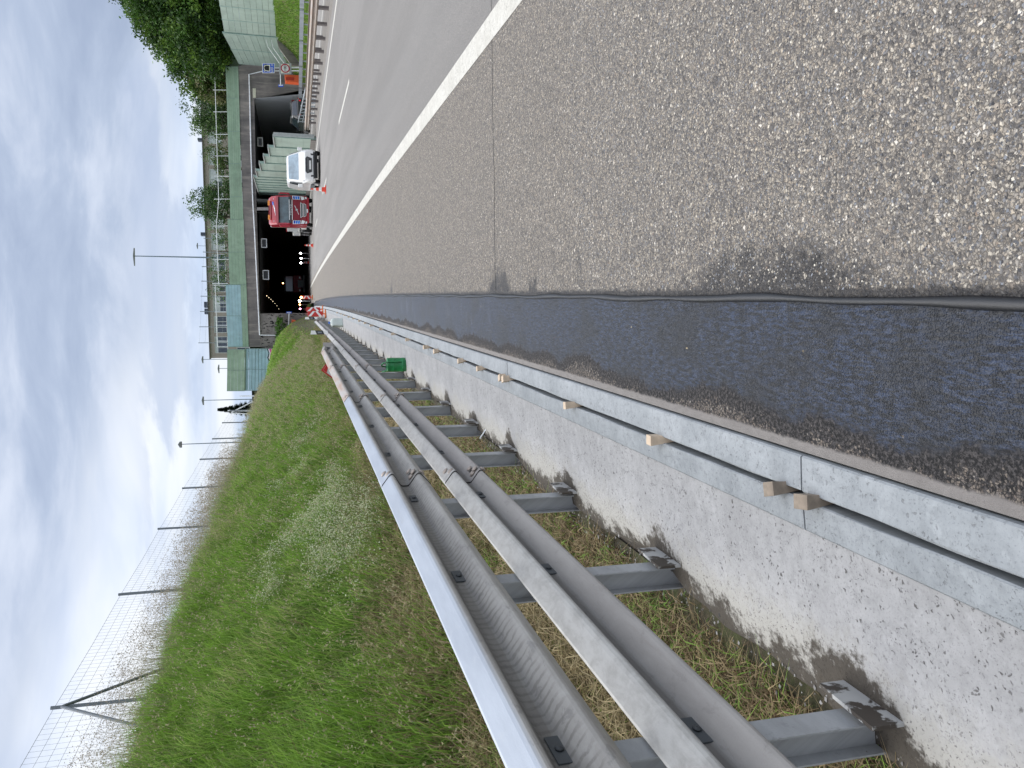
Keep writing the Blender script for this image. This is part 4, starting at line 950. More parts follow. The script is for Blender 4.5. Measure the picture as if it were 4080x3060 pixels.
def poly(parent, name, pts, mat, n, th=.012):
    mb = MB(); n = Vector(n).normalized(); P = [Vector(p)+n*th*.5 for p in pts]; mb.prism(P, -n*th); return mb.build(name, mat, parent)
WP = plain('van white', (.78, .78, .77), .25, var=.03, coat=.6); CHR = plain('chrome', (.6, .62, .64), .15, metal=.8); HL = plain('headlamp glass', (.75, .78, .80), .12, spec=.8)
vp = (gnd(1275, 592)+gnd(1278, 727))/2
van = thing('van', vp, 'white panel van with black hexagonal grille driving towards the camera', 'van', rz=hd(50)-.02)
R = [ring_car(.0, .78, .84, .76, .34, .62, .90, .06), ring_car(.10, .86, .93, .84, .30, .70, 1.00, .07), ring_car(.45, .92, .98, .88, .28, .86, 1.12, .08), ring_car(.85, .93, .99, .86, .28, 1.00, 1.24, .06),
     ring_car(1.5, .93, .99, .76, .28, 1.05, 1.86, .08), ring_car(1.85, .93, .99, .80, .28, 1.08, 1.97, .10), ring_car(2.6, .93, .99, .83, .28, 1.1, 2.0, .12), ring_car(4.8, .92, .98, .82, .28, 1.1, 1.98, .12), ring_car(4.97, .88, .94, .78, .4, 1.1, 1.93, .1)]
mb = MB(); mb.loft(R); mb.build('body', WP, van, smooth=False, bevel=.03)
fn = Vector((0, -.62, .65)).normalized()
poly(van, 'windscreen', [(-.80, .90, 1.27), (.80, .90, 1.27), (.70, 1.47, 1.82), (.62, 1.50, 1.86), (-.62, 1.50, 1.86), (-.70, 1.47, 1.82)], plain('windscreen', (.20, .27, .33), .07, spec=.9, var=.3, nscale=2), fn, .05)
for s in (-1, 1):
    n_ = Vector((s*1, 0, .22)).normalized()
    poly(van, 'side_window', [(s*.985, 1.15, 1.10), (s*.985, 2.15, 1.12), (s*.855, 2.15, 1.80), (s*.83, 1.75, 1.80)], GL, n_, .05)
    mb = MB(); mb.box((s*1.10, 1.15, 1.18), (.20, .12, .28)); mr = mb.build('mirror', WP, van, bevel=.03); mb = MB(); mb.box((s*1.10, 1.21, 1.18), (.16, .02, .22)); mb.build('mirror_glass', BKP, mr)
    poly(van, 'headlight', [(s*.62, .13, .93), (s*.90, .26, 1.02), (s*.93, .33, .84), (s*.80, .14, .76)], HL, (0, -1, .2), .06)
    poly(van, 'fog_recess', [(s*.58, -.01, .55), (s*.86, .06, .60), (s*.88, .08, .40), (s*.60, .0, .36)], BKP, (0, -1, 0), .04)
    for y in (.98, 3.95): wheel(van, s*.86, y)
    poly(van, 'lower_cladding', [(s*.995, 1.4, .32), (s*.995, 3.5, .32), (s*.998, 3.5, .55), (s*.998, 1.4, .55)], plain('cladding grey', (.10, .11, .12), .6), (s, 0, 0), .02)
poly(van, 'grille', [(-.50, -.005, .78), (-.38, -.005, .88), (.38, -.005, .88), (.50, -.005, .78), (.40, -.005, .50), (-.40, -.005, .50)], BKP, (0, -1, 0), .05)
for i in range(4): poly(van, 'grille_bar', [(-.42, -.04, .56+i*.08), (.42, -.04, .56+i*.08), (.42, -.04, .575+i*.08), (-.42, -.04, .575+i*.08)], CHR if i == 2 else plain('grille grey', (.08, .08, .09), .4), (0, -1, 0), .01)
poly(van, 'bumper_lower', [(-.80, .0, .42), (.80, .0, .42), (.76, .02, .30), (-.76, .02, .30)], BKP, (0, -1, 0), .08)
poly(van, 'bonnet_vent', [(-.34, .16, .985), (.34, .16, .985), (.32, .12, .93), (-.32, .12, .93)], plain('vent blue grey', (.10, .16, .28), .3), (0, -.8, .5), .03)
poly(van, 'number_plate', [(-.26, -.05, .55), (.26, -.05, .55), (.26, -.05, .66), (-.26, -.05, .66)], WHS, (0, -1, 0), .015)
mb = MB(); mb.box((0, .08, .24), (1.5, .12, .14)); mb.build('front_axle_shield', BLK, van)

# red recovery truck
TR = plain('truck red', (.36, .012, .03), .3, var=.07, coat=.5); TRD = plain('truck dark red', (.20, .006, .02), .35); RWH = plain('reflective white', (.78, .80, .82), .35); TB = plain('truck blue', (.01, .16, .62), .35); TBD = plain('truck deep blue', (.01, .04, .35), .35)
tp = (gnd(1244.5, 786)+gnd(1248, 893))/2
trk = thing('truck', tp, 'red heavy recovery truck with white lettering coming out of the tunnel lane', 'truck', rz=hd(73)+.035)
def rt_(y, w_, z0, z1, r=.10): return [(-w_, y, z0), (w_, y, z0), (w_, y, z1-r), (w_-r, y, z1), (-w_+r, y, z1), (-w_, y, z1-r)]
mb = MB(); mb.loft([rt_(.10, 1.17, .42, 1.62, .04), rt_(.0, 1.22, .62, 2.05, .05), rt_(.05, 1.25, .5, 2.2, .06), rt_(.30, 1.25, .5, 3.10, .10), rt_(.75, 1.24, .5, 3.62, .16), rt_(1.3, 1.24, .5, 3.74, .16), rt_(2.25, 1.24, .6, 3.70, .16)]); mb.build('cab', TR, trk, bevel=.04)
poly(trk, 'windscreen', [(-1.12, .03, 2.02), (1.12, .03, 2.02), (1.10, .27, 2.90), (-1.10, .27, 2.90)], plain('truck windscreen', (.06, .095, .11), .08, spec=.9, var=.5, nscale=1.4), (0, -1, .3), .08)
poly(trk, 'wiper_panel', [(-1.14, -.03, 1.82), (1.14, -.03, 1.82), (1.14, .0, 2.03), (-1.14, .0, 2.03)], BKP, (0, -1, .1), .05)
poly(trk, 'sun_visor', [(-1.16, .02, 2.90), (1.16, .02, 2.90), (1.14, .16, 3.06), (-1.14, .16, 3.06)], TRD, (0, -1, .3), .12)
poly(trk, 'roof_board', [(-1.0, .36, 3.12), (1.0, .36, 3.12), (.98, .56, 3.44), (-.98, .56, 3.44)], TR, (0, -1, .6), .08)
AMB = plain('amber lens', (.85, .28, .03), .3)
for s in (-1, 1):
    mb = MB(); mb.box((s*.62, .62, 3.70), (.42, .22, .16)); mb.build('beacon', AMB, trk, bevel=.03)
    mb = MB(); mb.box((s*.95, .43, 3.3), (.06, .05, .08)); mb.build('roof_lamp', RWH, trk)
    mb = MB(); mb.box((s*1.42, .05, 2.45), (.14, .16, .62)).box((s*1.40, .02, 2.08), (.14, .16, .24)); mb.build('mirror', TR, trk, bevel=.03)
    mb = MB(); mb.tube([(s*1.25, .15, 2.85), (s*1.44, .07, 2.80)], .03, 6).tube([(s*1.25, .15, 1.95), (s*1.42, .05, 1.98)], .03, 6); mb.build('mirror_arm', TR, trk)
    for i, mt in enumerate((TBD, TB, TB)):
        poly(trk, 'reflector_bar', [(s*.94, -.055, 1.64-.19*i), (s*1.19, -.03, 1.66-.19*i), (s*1.17, -.03, 1.51-.19*i), (s*.93, -.055, 1.49-.19*i)], mt, (0, -1, 0), .03)
    poly(trk, 'reflector_frame', [(s*.91, -.045, 1.70), (s*1.225, -.02, 1.72), (s*1.20, -.02, 1.08), (s*.90, -.045, 1.05)], RWH, (0, -1, 0), .02)
    poly(trk, 'headlight', [(s*.86, -.03, .94), (s*1.2, .02, 1.04), (s*1.17, .02, .76), (s*.94, -.03, .68)], HL, (0, -1, 0), .06)
    poly(trk, 'fog_light', [(s*.96, -.02, .62), (s*1.16, .01, .66), (s*1.14, .01, .52), (s*.98, -.02, .50)], HL, (0, -1, 0), .04)
mb = MB(); mb.box((0, .62, 3.68), (.82, .18, .12)); mb.build('light_bar', TRD, trk)
for z in (1.72, 1.98-.02):
    poly(trk, 'white_stripe', [(-.88, -.075, z), (.88, -.075, z), (.88, -.075, z+.05), (-.88, -.075, z+.05)], RWH, (0, -1, 0), .01)
text_mb('VOLVO', .20, RWH, 'lettering', trk, frame((0, -.085, 1.86), (1, 0, 0)), ext=.006, spacing=1.6)
poly(trk, 'front_panel', [(-.84, -.05, 1.08), (.84, -.05, 1.08), (.86, -.04, 1.68), (-.86, -.04, 1.68)], TRD, (0, -1, 0), .03)
poly(trk, 'badge_bar', [(-.42, -.085, 1.20), (-.38, -.085, 1.18), (.36, -.085, 1.50), (.38, -.085, 1.55)], RWH, (0, -1, 0), .02)
mb = MB(); mb.lathe([(.09, 0), (.09, .02)], 16); o = mb.build('badge', CHR, trk, loc=(0, -.075, 1.37)); o.rotation_euler = (math.pi/2, 0, 0)
for z in (.93, .66):
    q = .62 if z > .8 else .56
    poly(trk, 'intake_frame', [(-q-.05, -.035, z+.12), (q+.05, -.035, z+.12), (q-.08, -.035, z-.10), (-q+.08, -.035, z-.10)], RWH, (0, -1, 0), .03)
    poly(trk, 'intake', [(-q, -.045, z+.08), (q, -.045, z+.08), (q-.11, -.045, z-.06), (-q+.11, -.045, z-.06)], plain('mesh grey', (.12, .12, .12), .5), (0, -1, 0), .03)
poly(trk, 'bumper', [(-1.12, .02, .50), (1.12, .02, .50), (1.08, .04, .32), (-1.08, .04, .32)], TR, (0, -1, 0), .08)
poly(trk, 'number_plate', [(-.2, -.03, .42), (.12, -.03, .42), (.12, -.03, .52), (-.2, -.03, .52)], RWH, (0, -1, 0), .015)
poly(trk, 'roof_flash', [(-.55, .365, 3.12), (.40, .47, 3.30), (.70, .50, 3.36), (.15, .38, 3.17)], RWH, (0, -1, .6), .13)
poly(trk, 'roof_flash', [(.42, .50, 3.36), (.72, .52, 3.40), (.72, .47, 3.28), (.44, .45, 3.26)], TB, (0, -1, .6), .145)
mb = MB(); mb.box((0, 5.6, .95), (.9, 6.5, .3)); mb.build('chassis', BLK, trk)
CG = plain('locker grey', (.36, .38, .39), .5, var=.1); CGW = plain('locker frame', (.60, .60, .57), .5)
for s in (-1, 1):
    for (a, b_, z0, z1) in ((3.0, 5.0, 1.15, 2.25), (6.2, 8.0, 1.05, 1.75)):
        mb = MB(); mb.box((s*.98, (a+b_)/2, (z0+z1)/2), (.5, b_-a, z1-z0)); fr = mb.build('locker', CGW, trk, bevel=.02)
        mb = MB(); mb.box((s*1.235, (a+b_)/2, (z0+z1)/2), (.02, b_-a-.3, z1-z0-.24)); mb.build('locker_door', CG, fr)
    mb = MB(); mb.box((s*.98, 4.0, 2.29), (.54, 2.3, .07)); mb.build('red_trim', TR, trk)
    for y in (1.45, 5.5, 7.3): wheel(trk, s*1.08, y, .50, .30)
    mb = MB(); mb.box((s*1.05, 2.7, .75), (.4, .9, .45)); mb.build('tank', CGW, trk, bevel=.04)
mb = MB(); mb.tube([(0, 2.9, 1.1), (0, 2.95, 3.0)], .22, 10).tube([(0, 2.95, 2.9), (.0, 5.5, 3.1), (.1, 8.0, 2.2)], .16, 8).tube([(-.5, 2.9, 2.6), (-.5, 3.4, 1.9), (-.3, 4.2, 1.6)], .07, 6); mb.build('crane', plain('crane dark', (.05, .05, .055), .5), trk)
mb = MB(); mb.box((0, 2.9, 1.9), (2.3, .25, 1.6)); mb.build('headboard', BLK, trk)
mb = MB(); mb.tube([(-1.2, 2.35, 1.2), (-1.2, 2.35, 3.6)], .05, 6).tube([(-1.2, 2.35, 3.6), (-.8, 2.35, 3.6)], .05, 6); mb.build('exhaust', CHR, trk)

# dark car going away in the right-hand tube
sp_ = Vector((atY(1200, 452, 74.5).x, 73.0, 0))
suv = thing('car', sp_, 'black estate car with red tail lamps driving into the right tunnel tube', 'car', rz=hd(74)+.12)
BC = plain('car black', (.018, .019, .022), .25, coat=.6)
R = [ring_car(0, .80, .86, .68, .35, .95, 1.08, .05), ring_car(.10, .86, .92, .74, .30, 1.0, 1.15, .05), ring_car(.38, .88, .94, .64, .3, 1.02, 1.60, .07), ring_car(.9, .88, .94, .66, .3, 1.02, 1.67, .08), ring_car(2.4, .88, .94, .66, .3, 1.0, 1.68, .08), ring_car(3.25, .88, .94, .74, .3, .98, 1.12, .06), ring_car(4.5, .80, .86, .70, .35, .8, .9, .06)]
mb = MB(); mb.loft(R); mb.build('body', BC, suv, bevel=.03)
poly(suv, 'rear_window', [(-.66, .10, 1.16), (.66, .10, 1.16), (.56, .34, 1.54), (-.56, .34, 1.54)], plain('rear glass', (.05, .06, .08), .2, spec=.4), (0, -1, .5), .05)
for s in (-1, 1):
    poly(suv, 'tail_lamp', [(s*.58, -.01, .98), (s*.86, .08, 1.04), (s*.88, .08, .86), (s*.60, -.01, .84)], plain('tail red', (.65, .02, .03), .3, emit=.35), (0, -1, 0), .05)
    poly(suv, 'side_window', [(s*.94, .55, 1.06), (s*.93, 2.9, 1.05), (s*.70, 2.3, 1.6), (s*.70, .75, 1.6)], GL, (s, 0, .4), .03)
    mb = MB(); mb.tube([(s*.62, .5, 1.72), (s*.62, 2.3, 1.74)], .025, 6); mb.build('roof_rail', CHR, suv)
    mb = MB(); mb.box((s*1.0, 3.0, 1.10), (.16, .1, .13)); mb.build('mirror', BC, suv)
    for y in (.75, 3.6): wheel(suv, s*.82, y, .33, .2)
poly(suv, 'number_plate', [(-.26, -.02, .72), (.26, -.02, .72), (.26, -.02, .84), (-.26, -.02, .84)], WHS, (0, -1, 0), .03)
poly(suv, 'chrome_strip', [(-.5, .02, 1.02), (.5, .02, 1.02), (.5, .02, 1.05), (-.5, .02, 1.05)], CHR, (0, -1, 0), .03)
poly(suv, 'bumper', [(-.8, .0, .34), (.8, .0, .34), (.82, .0, .58), (-.82, .0, .58)], BKP, (0, -1, 0), .06)

# dim red truck parked inside the left tube
tk2 = thing('truck', Pt(3.35, 118, 0), 'dim red truck with grey front frame standing deep inside the left tunnel', 'truck', rz=hd(118))
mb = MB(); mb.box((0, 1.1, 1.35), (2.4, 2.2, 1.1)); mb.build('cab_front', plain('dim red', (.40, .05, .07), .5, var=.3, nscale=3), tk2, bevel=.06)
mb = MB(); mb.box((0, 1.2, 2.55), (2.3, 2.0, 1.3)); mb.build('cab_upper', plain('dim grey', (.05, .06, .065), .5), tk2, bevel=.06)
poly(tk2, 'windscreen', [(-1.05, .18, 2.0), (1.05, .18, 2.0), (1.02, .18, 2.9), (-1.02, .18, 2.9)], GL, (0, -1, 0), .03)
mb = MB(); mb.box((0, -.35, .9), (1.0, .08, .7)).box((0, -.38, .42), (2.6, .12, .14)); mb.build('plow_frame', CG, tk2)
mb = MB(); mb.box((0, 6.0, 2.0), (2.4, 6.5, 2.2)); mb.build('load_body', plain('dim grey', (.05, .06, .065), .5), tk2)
for s in (-1, 1):
    mb = MB(); mb.box((s*.9, -.03, 1.0), (.28, .05, .2)); mb.build('headlight', HL, tk2)
    for y in (1.2, 5.5, 7.0): wheel(tk2, s*1.0, y, .5, .3)
mb = MB(); mb.lathe([(.07, 0), (.07, .14), (.02, .17)], 10); mb.build('beacon', LO_, tk2, loc=(.1, .6, 3.22))

# ================================================================ BUILDING BEHIND
BY = 131.0
def bpx(x, y, d=0.0): return atY(x, y, BY-d)
bl, br = bpx(838, 1427), bpx(800, 430)
bz1 = bl.z
bx0, bx1 = bl.x, br.x+10
bd = thing('school_building', (bx0, BY, 6.6), 'long flat-roofed grey-brown building with ribbon windows behind the portal', 'building', rz=-.14); BO = bd.location.copy()
BRN = plain('facade brown', (.30, .262, .23), .85, var=.06, nscale=.8)
zt0 = bpx(855, 1320).z; zt1 = zt0-1.95
def bwall(z0, z1, nm, mat=BRN, y0=0.0, th=.4):
    mb = MB(); mb.box(((bx0+bx1)/2-BO.x, y0+th/2, (z0+z1)/2-BO.z), (bx1-bx0, th, z1-z0)); return mb.build(nm, mat, bd)
bwall(zt0+.02, bz1, 'upper_wall'); bwall(zt1-1.25, zt1-.02, 'spandrel_wall'); bwall(zt1-3.4, zt1-3.2, 'lower_wall')
mb = MB(); mb.box(((bx0+bx1)/2-BO.x, 9, (6.7+bz1)/2-BO.z-.1), (bx1-bx0-.4, 16, bz1-6.8)); mb.build('core', plain('interior dark', (.03, .03, .035), .9), bd)
mb = MB(); mb.box(((bx0+bx1)/2-BO.x, 9, bz1-BO.z+.05), (bx1-bx0+.3, 18.4, .14)); mb.build('roof', plain('roof edge', (.10, .09, .085), .8), bd)
bwall(6.6, zt1-3.42, 'ground_wall'); 
pitch_ = (bpx(860, 1346).x-bpx(860, 1427).x); ww = pitch_*66/81
WGL = plain('window glass dark', (.045, .055, .075), .12, spec=.8, var=.3, nscale=1.2); WGB = plain('window blind', (.50, .53, .55), .5, var=.12, nscale=.9)
x = bpx(860, 1407).x; i = 0
wx = []
while x < bx1-3: wx.append(x); x += pitch_
for i, x in enumerate(wx):
    for lvl, (za, zb_) in enumerate(((zt1, zt0), (zt1-3.2, zt1-1.25))):
        if lvl and i > 9: continue
        fr = MB(); q = .07; ztop = zb_
        fr.box((x+ww/2-BO.x, .10, zb_-q/2-BO.z), (ww, .16, q)).box((x+ww/2-BO.x, .10, za+q-BO.z), (ww, .16, q*2)).box((x+q/2-BO.x, .10, (za+zb_)/2-BO.z), (q, .16, zb_-za-3*q)).box((x+ww-q/2-BO.x, .10, (za+zb_)/2-BO.z), (q, .16, zb_-za-3*q))
        for f in (1/3, 2/3): fr.box((x+ww*f-BO.x, .10, (za+zb_)/2-BO.z), (q, .12, zb_-za-3*q))
        wo = fr.build('window', plain('frame white', (.62, .63, .62), .5), bd)
        for f in range(3):
            mb = MB(); mb.box((x+ww*(f+.5)/3-BO.x, .17, (za+zb_)/2-BO.z), (ww/3-.05, .03, zb_-za-.1)); mb.build('pane', WGB if (i > 4 and (i*3+f) % 4) else WGL, wo)
        if lvl == 0:
            mb = MB(); bh = .42 if i < 2 else .9; mb.box((x+ww/2-BO.x, .14, zb_-bh/2-.07-BO.z), (ww-.16, .02, bh)); mb.build('blind', WGB, wo)
    if i+1 < len(wx):
        mb = MB(); mb.box((x+ww+(pitch_-ww)/2-BO.x, .2, (zt1-3.3+zt0)/2-BO.z), (pitch_-ww-.02, .38, zt0-zt1+3.3)); mb.build('pier', BRN, bd)
mb = MB(); mb.box(((bx0+wx[0])/2-BO.x, .2, (zt1-3.3+zt0)/2-BO.z), (wx[0]-bx0-.02, .38, zt0-zt1+3.3)); mb.build('pier', BRN, bd)
mb = MB(); mb.box((.0+.2, 9, (6.7+bz1)/2-BO.z), (.4, 17.6, bz1-6.8)); mb.build('end_wall', BRN, bd)
# rooftop plant
DKS = plain('plant dark', (.05, .065, .09), .5)
for (x0, x1, y0, y1, lab) in ((813.5, 826, 1203, 1226, 'dark roof vent box on the building, right one of the left pair'), (815, 828, 1230, 1252, 'dark roof vent box on the building, left one of the left pair'), (800, 810, 927, 940, 'small dark roof vent box near the lamp mast'), (788, 799, 552, 563, 'small dark roof vent box between the trees')):
    dd_ = (bpx(x0, y0).x-bx0)*.14-3; a, b_ = bpx(x0, y0, dd_), bpx(x1, y1, dd_); c = (a+b_)/2; o = thing('roof_vent', (c.x, c.y, bz1+.1), lab, 'roof vent', group='dark boxes on the flat roof')
    hgt = max(.5, a.z-bz1-.1); mb = MB(); mb.box((0, 0, hgt*.55), (abs(a.x-b_.x), .9, hgt*.9)); mb.build('housing', DKS, o, bevel=.05); mb = MB(); mb.box((0, 0, hgt*.05), (abs(a.x-b_.x)*.7, .6, hgt*.1)); mb.build('foot', GRY, o)

# net fence standing behind the portal
NETM = plain('net steel', (.24, .27, .30), .5, metal=.3)
NY = 122.0
nf = thing('net_fence', (atY(860, 1366, NY).x, NY, 6.6), 'tall ball-stop net on steel posts rising above the building roof', 'fence'); NO = nf.location.copy()
npx = [(790, 1366), (793.5, 1302), (796.5, 1241), (799, 1180), (801.5, 1120), (804, 1062), (808, 1004), (811, 949)]
for (x, y) in npx:
    p = atY(x, y, NY); mb = MB(); mb.tube([(p.x-NO.x, 0, 0), (p.x-NO.x, 0, p.z-NO.z)], .055, 6); mb.build('post', NETM, nf)
for r in range(9):
    mb = MB(); mb.tube([Vector((atY(x, y, NY).x, NY, atY(x, y, NY).z-.15-r*.75))-NO for x, y in npx], .011, 3); mb.build('wire', NETM, nf)
# second net edge left of the building
# railing on the tunnel top
rl = thing('bridge_railing', FP(900, 800)-FN*1.2, 'slim steel railing on posts above the green parapet boards', 'railing'); RLO = rl.location.copy()
rp = [(845, 352, 898), (847, 440, 905), (852, 531, 907), (855, 618, 911), (850, 700, 913), (850, 792, 916), (847, 900, 907), (846, 1035, 912), (843, 1132, 899)]
def RPx(x, y): return FP(x, y)-FN*1.0
for (t0, y, b0) in rp:
    mb = MB(); mb.tube([RPx(b0+6, y)-RLO, RPx(t0-1, y)-RLO], .032, 6); mb.build('post', WHF, rl)
mb = MB(); mb.tube([RPx(x, y)-RLO for x, y in [(852, 290), (854, 352), (857, 450), (860, 560), (864, 680), (868, 800), (858, 900), (862, 1000), (868, 1132)]], .034, 6); mb.build('top_rail', WHF, rl)
rl2 = thing('bridge_railing', FP(890, 1250)-FN*1.4, 'lower steel railing in front of the dark windows above the blue boards', 'railing'); RL2 = rl2.location.copy()
for y in (1140, 1212, 1248, 1302, 1366, 1388):
    mb = MB(); mb.tube([FP(908, y)-FN*1.4-RL2, FP(846+(y-1140)*.06, y)-FN*1.4-RL2], .03, 5); mb.build('post', WHF, rl2)
for dx_ in (0,):
    mb = MB(); mb.tube([FP(852+dx_, 1136)-FN*1.4-RL2, FP(862+dx_, 1390)-FN*1.4-RL2], .03, 5); mb.build('top_rail', WHF, rl2)

# ================================================================ LAMP MASTS
MST = plain('mast steel', (.17, .22, .26), .5, metal=.2)
def mast(top, Y, label, zb, r=.09, arm=1.0, head=.9, headside=1):
    p = atY(top[0], top[1], Y); o = thing('street_lamp', (p.x, Y, zb), label, 'street lamp'); h = p.z-zb
    mb = MB(); mb.tube([(0, 0, 0), (0, 0, h*.5), (0, 0, h)], [r, r*.75, r*.5], 8); mb.build('mast', MST, o)
    mb = MB(); a = head*headside
    mb.loft([[(x, y, z) for x, y, z in ((s-.0, -.16, h-.03), (s, .16, h-.03), (s, .16*w_, h+tt), (s, -.16*w_, h+tt))] for s, w_, tt in ((-a*.55, .8, .08), (0, 1.0, .20), (a*.45, .8, .09))]); mb.build('lamp_head', plain('lamp head', (.16, .17, .16), .4), o)
mast((536, 1020), 128, 'tallest lamp mast with a flat head rising above the school building', 6.6, .14, head=2.6)
mast((787.5, 979), 160, 'thin distant lamp just right of the tall mast above the roof', 6.6, .07, head=1.1)
mast((809, 1432), 120, 'small street lamp just left of the building corner', 4, .07, head=1.0)
mast((873, 1468), 120, 'shortest street lamp above the green screen left of the building', 4, .07, head=1.2)
mast((811, 1595), 100, 'street lamp standing beside the small dark conifer', 4, .07, head=1.0)
mast((722, 1770), 60, 'street lamp behind the net fence on the bank crest', 3.9, .05, head=.42)

# ================================================================ NET FENCE ON THE BANK
wf = thing('mesh_fence', Pt(-6.5, 14, 3.6), 'wire mesh fence on steel posts along the crest of the grass bank', 'fence'); WO = wf.location.copy()
FOFF = -6.5; FT = 5.42
FST = plain('fence post steel', (.17, .19, .21), .5, metal=.3); FW = plain('fence wire', (.18, .20, .21), .5)
# spacing measured from the photograph
fy = [13.95+5.03*i for i in range(-1, 8)]
for i, y in enumerate(fy):
    mb = MB(); lean = .06 if i % 2 else -.02
    mb.tube([Pt(FOFF, y, 3.4)-WO, Pt(FOFF+.0, y+lean, FT)-WO], .03, 8); mb.build('post', FST, wf)
for s in (-1, 1):
    mb = MB(); mb.tube([Pt(FOFF+.03, 13.95, FT-.17)-WO, Pt(FOFF+.05, 13.95+s*1.25, 3.55)-WO], .026, 8); mb.build('brace', FST, wf)
mb = MB()
def wire(a, b_, r, n=6):
    mb.tube([a-WO, (a*.5+b_*.5)-WO-Vector((0, 0, .02)), b_-WO], r, 3, cap=False)
for z in [FT-.03, FT-.2, FT-.36, FT-.52, FT-.68, FT-.83, FT-.97, FT-1.1, FT-1.22, FT-1.33, FT-1.43]:
    for a, b_ in zip(fy[:-1], fy[1:]): wire(Pt(FOFF-.03, a, z), Pt(FOFF-.03, b_, z), .0026 if z < FT-.05 else .0035)
mb.build('line_wires', FW, wf)
mb = MB(); y = fy[0]; k_ = 0
while y < fy[-1]:
    mb.tube([Pt(FOFF-.032, y, 3.75)-WO, Pt(FOFF-.032, y, FT-.03)-WO], .0017, 3, cap=False); y += .155 if y < 25 else .31; k_ += 1
q = mb.build('stay_wires', FW, wf); q['kind'] = 'stuff'
# further post-and-brace group near the conifer
wf2 = thing('brace_group', Pt(-6.3, 52, 3.9), 'leaning pale steel fence posts in front of the small conifer', 'fence post'); W2 = wf2.location.copy()
for (a, b_, nm) in (((924, 1642), (980, 1600), 'brace'), ((907, 1636), (975, 1638), 'post'), ((921, 1645), (975, 1651), 'post'), ((955, 1578), (985, 1578), 'post')):
    p, r = atY(a[0], a[1], 50), atY(b_[0], b_[1], 50); mb = MB(); mb.tube([p-W2, r-Vector((0, 0, .4))-W2], .035, 6); mb.build(nm, WHF, wf2)

# ================================================================ VEGETATION
def color_attr(me, cols):
    a = me.color_attributes.new('tint', 'FLOAT_COLOR', 'POINT'); c = np.ones((len(me.vertices), 4), np.float32); c[:, :3] = cols; a.data.foreach_set('color', c.ravel())
def tri_mesh(name, V, F, cols, mat):
    me = bpy.data.meshes.new(name); me.vertices.add(len(V)); me.vertices.foreach_set('co', V.astype(np.float32).ravel())
    me.loops.add(F.size); me.loops.foreach_set('vertex_index', F.astype(np.int32).ravel()); k_ = F.shape[1]
    me.polygons.add(len(F)); me.polygons.foreach_set('loop_start', np.arange(0, F.size, k_, dtype=np.int32))
    me.update(calc_edges=True); me.validate(); color_attr(me, cols); me.materials.append(MATS[mat]); return me
def blades(P, H, Wd, lean, col, rng_, tipcol=None, flat=0.0):
    """P (n,3) bases; two-segment bent blades, three triangles each"""
    n = len(P); az_ = rng_.uniform(0, 2*np.pi, n); fc = rng_.uniform(0, 2*np.pi, n)
    L = np.stack([np.cos(az_), np.sin(az_), np.zeros(n)], 1)*lean[:, None]; s = np.stack([np.cos(fc), np.sin(fc), np.zeros(n)], 1)*Wd[:, None]*.5
    up = np.zeros((n, 3)); up[:, 2] = H
    m = P+up*.55+L*.35*H[:, None]; t = P+up*(1-.35*np.clip(lean, 0, 1.6)[:, None])+L*H[:, None]
    V = np.stack([P-s, P+s, m-s*.8, m+s*.8, t], 1).reshape(-1, 3)
    b0 = (np.arange(n)*5)[:, None]; F = np.concatenate([b0+np.array([[0, 1, 3]]), b0+np.array([[0, 3, 2]]), b0+np.array([[2, 3, 4]])], 0)
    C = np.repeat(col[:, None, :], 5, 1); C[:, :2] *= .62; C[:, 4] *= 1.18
    if tipcol is not None: C[:, 4] = tipcol
    return V, F, C.reshape(-1, 3)
def vnoise(x, y, s, seed=0):
    """cheap smooth value noise"""
    x = x*s; y = y*s; xi = np.floor(x).astype(int); yi = np.floor(y).astype(int); fx = x-xi; fy_ = y-yi; fx = fx*fx*(3-2*fx); fy_ = fy_*fy_*(3-2*fy_)
    h = lambda a, b_: (np.sin(a*127.1+b_*311.7+seed*74.7)*43758.5453) % 1.0
    return (h(xi, yi)*(1-fx)+h(xi+1, yi)*fx)*(1-fy_)+(h(xi, yi+1)*(1-fx)+h(xi+1, yi+1)*fx)*fy_
def bank_zv(off, Y):
    out_ = np.zeros_like(off)
    A = np.array([bank_pts(y)[:13] for y in np.linspace(-5, 92, 98)]); idx = np.clip(np.round(Y+5).astype(int), 0, 97)
    for k_ in range(98):
        m_ = idx == k_
        if m_.any(): out_[m_] = np.interp(-off[m_], -A[k_, :, 0], A[k_, :, 1])
    return out_
def Bv(Y): return .115*Y-1.5e-4*Y*Y
parts = []
def scatter(n, y0, y1, o0, o1, ypow=1.0):
    u = rng.uniform(0, 1, n); Y = y0+(y1-y0)*u**ypow; off = rng.uniform(o0, o1, n); return off, Y
G_ = np.array([[.125, .235, .03], [.175, .31, .045], [.235, .37, .07], [.095, .195, .028], [.31, .385, .12], [.40, .38, .19]])
def gcol(n, off, Y, dry=0.0):
    pr = vnoise(off, Y, .9, 3); pr2 = vnoise(off, Y, .28, 5)
    i = np.clip((pr*3+pr2*2+rng.normal(0, .9, n)).astype(int), 0, 5); c = G_[i]*rng.uniform(.85, 1.4, (n, 1))
    d = rng.uniform(0, 1, n) < dry; c[d] = np.array([.34, .27, .15])*rng.uniform(.6, 1.15, (d.sum(), 1)); return c
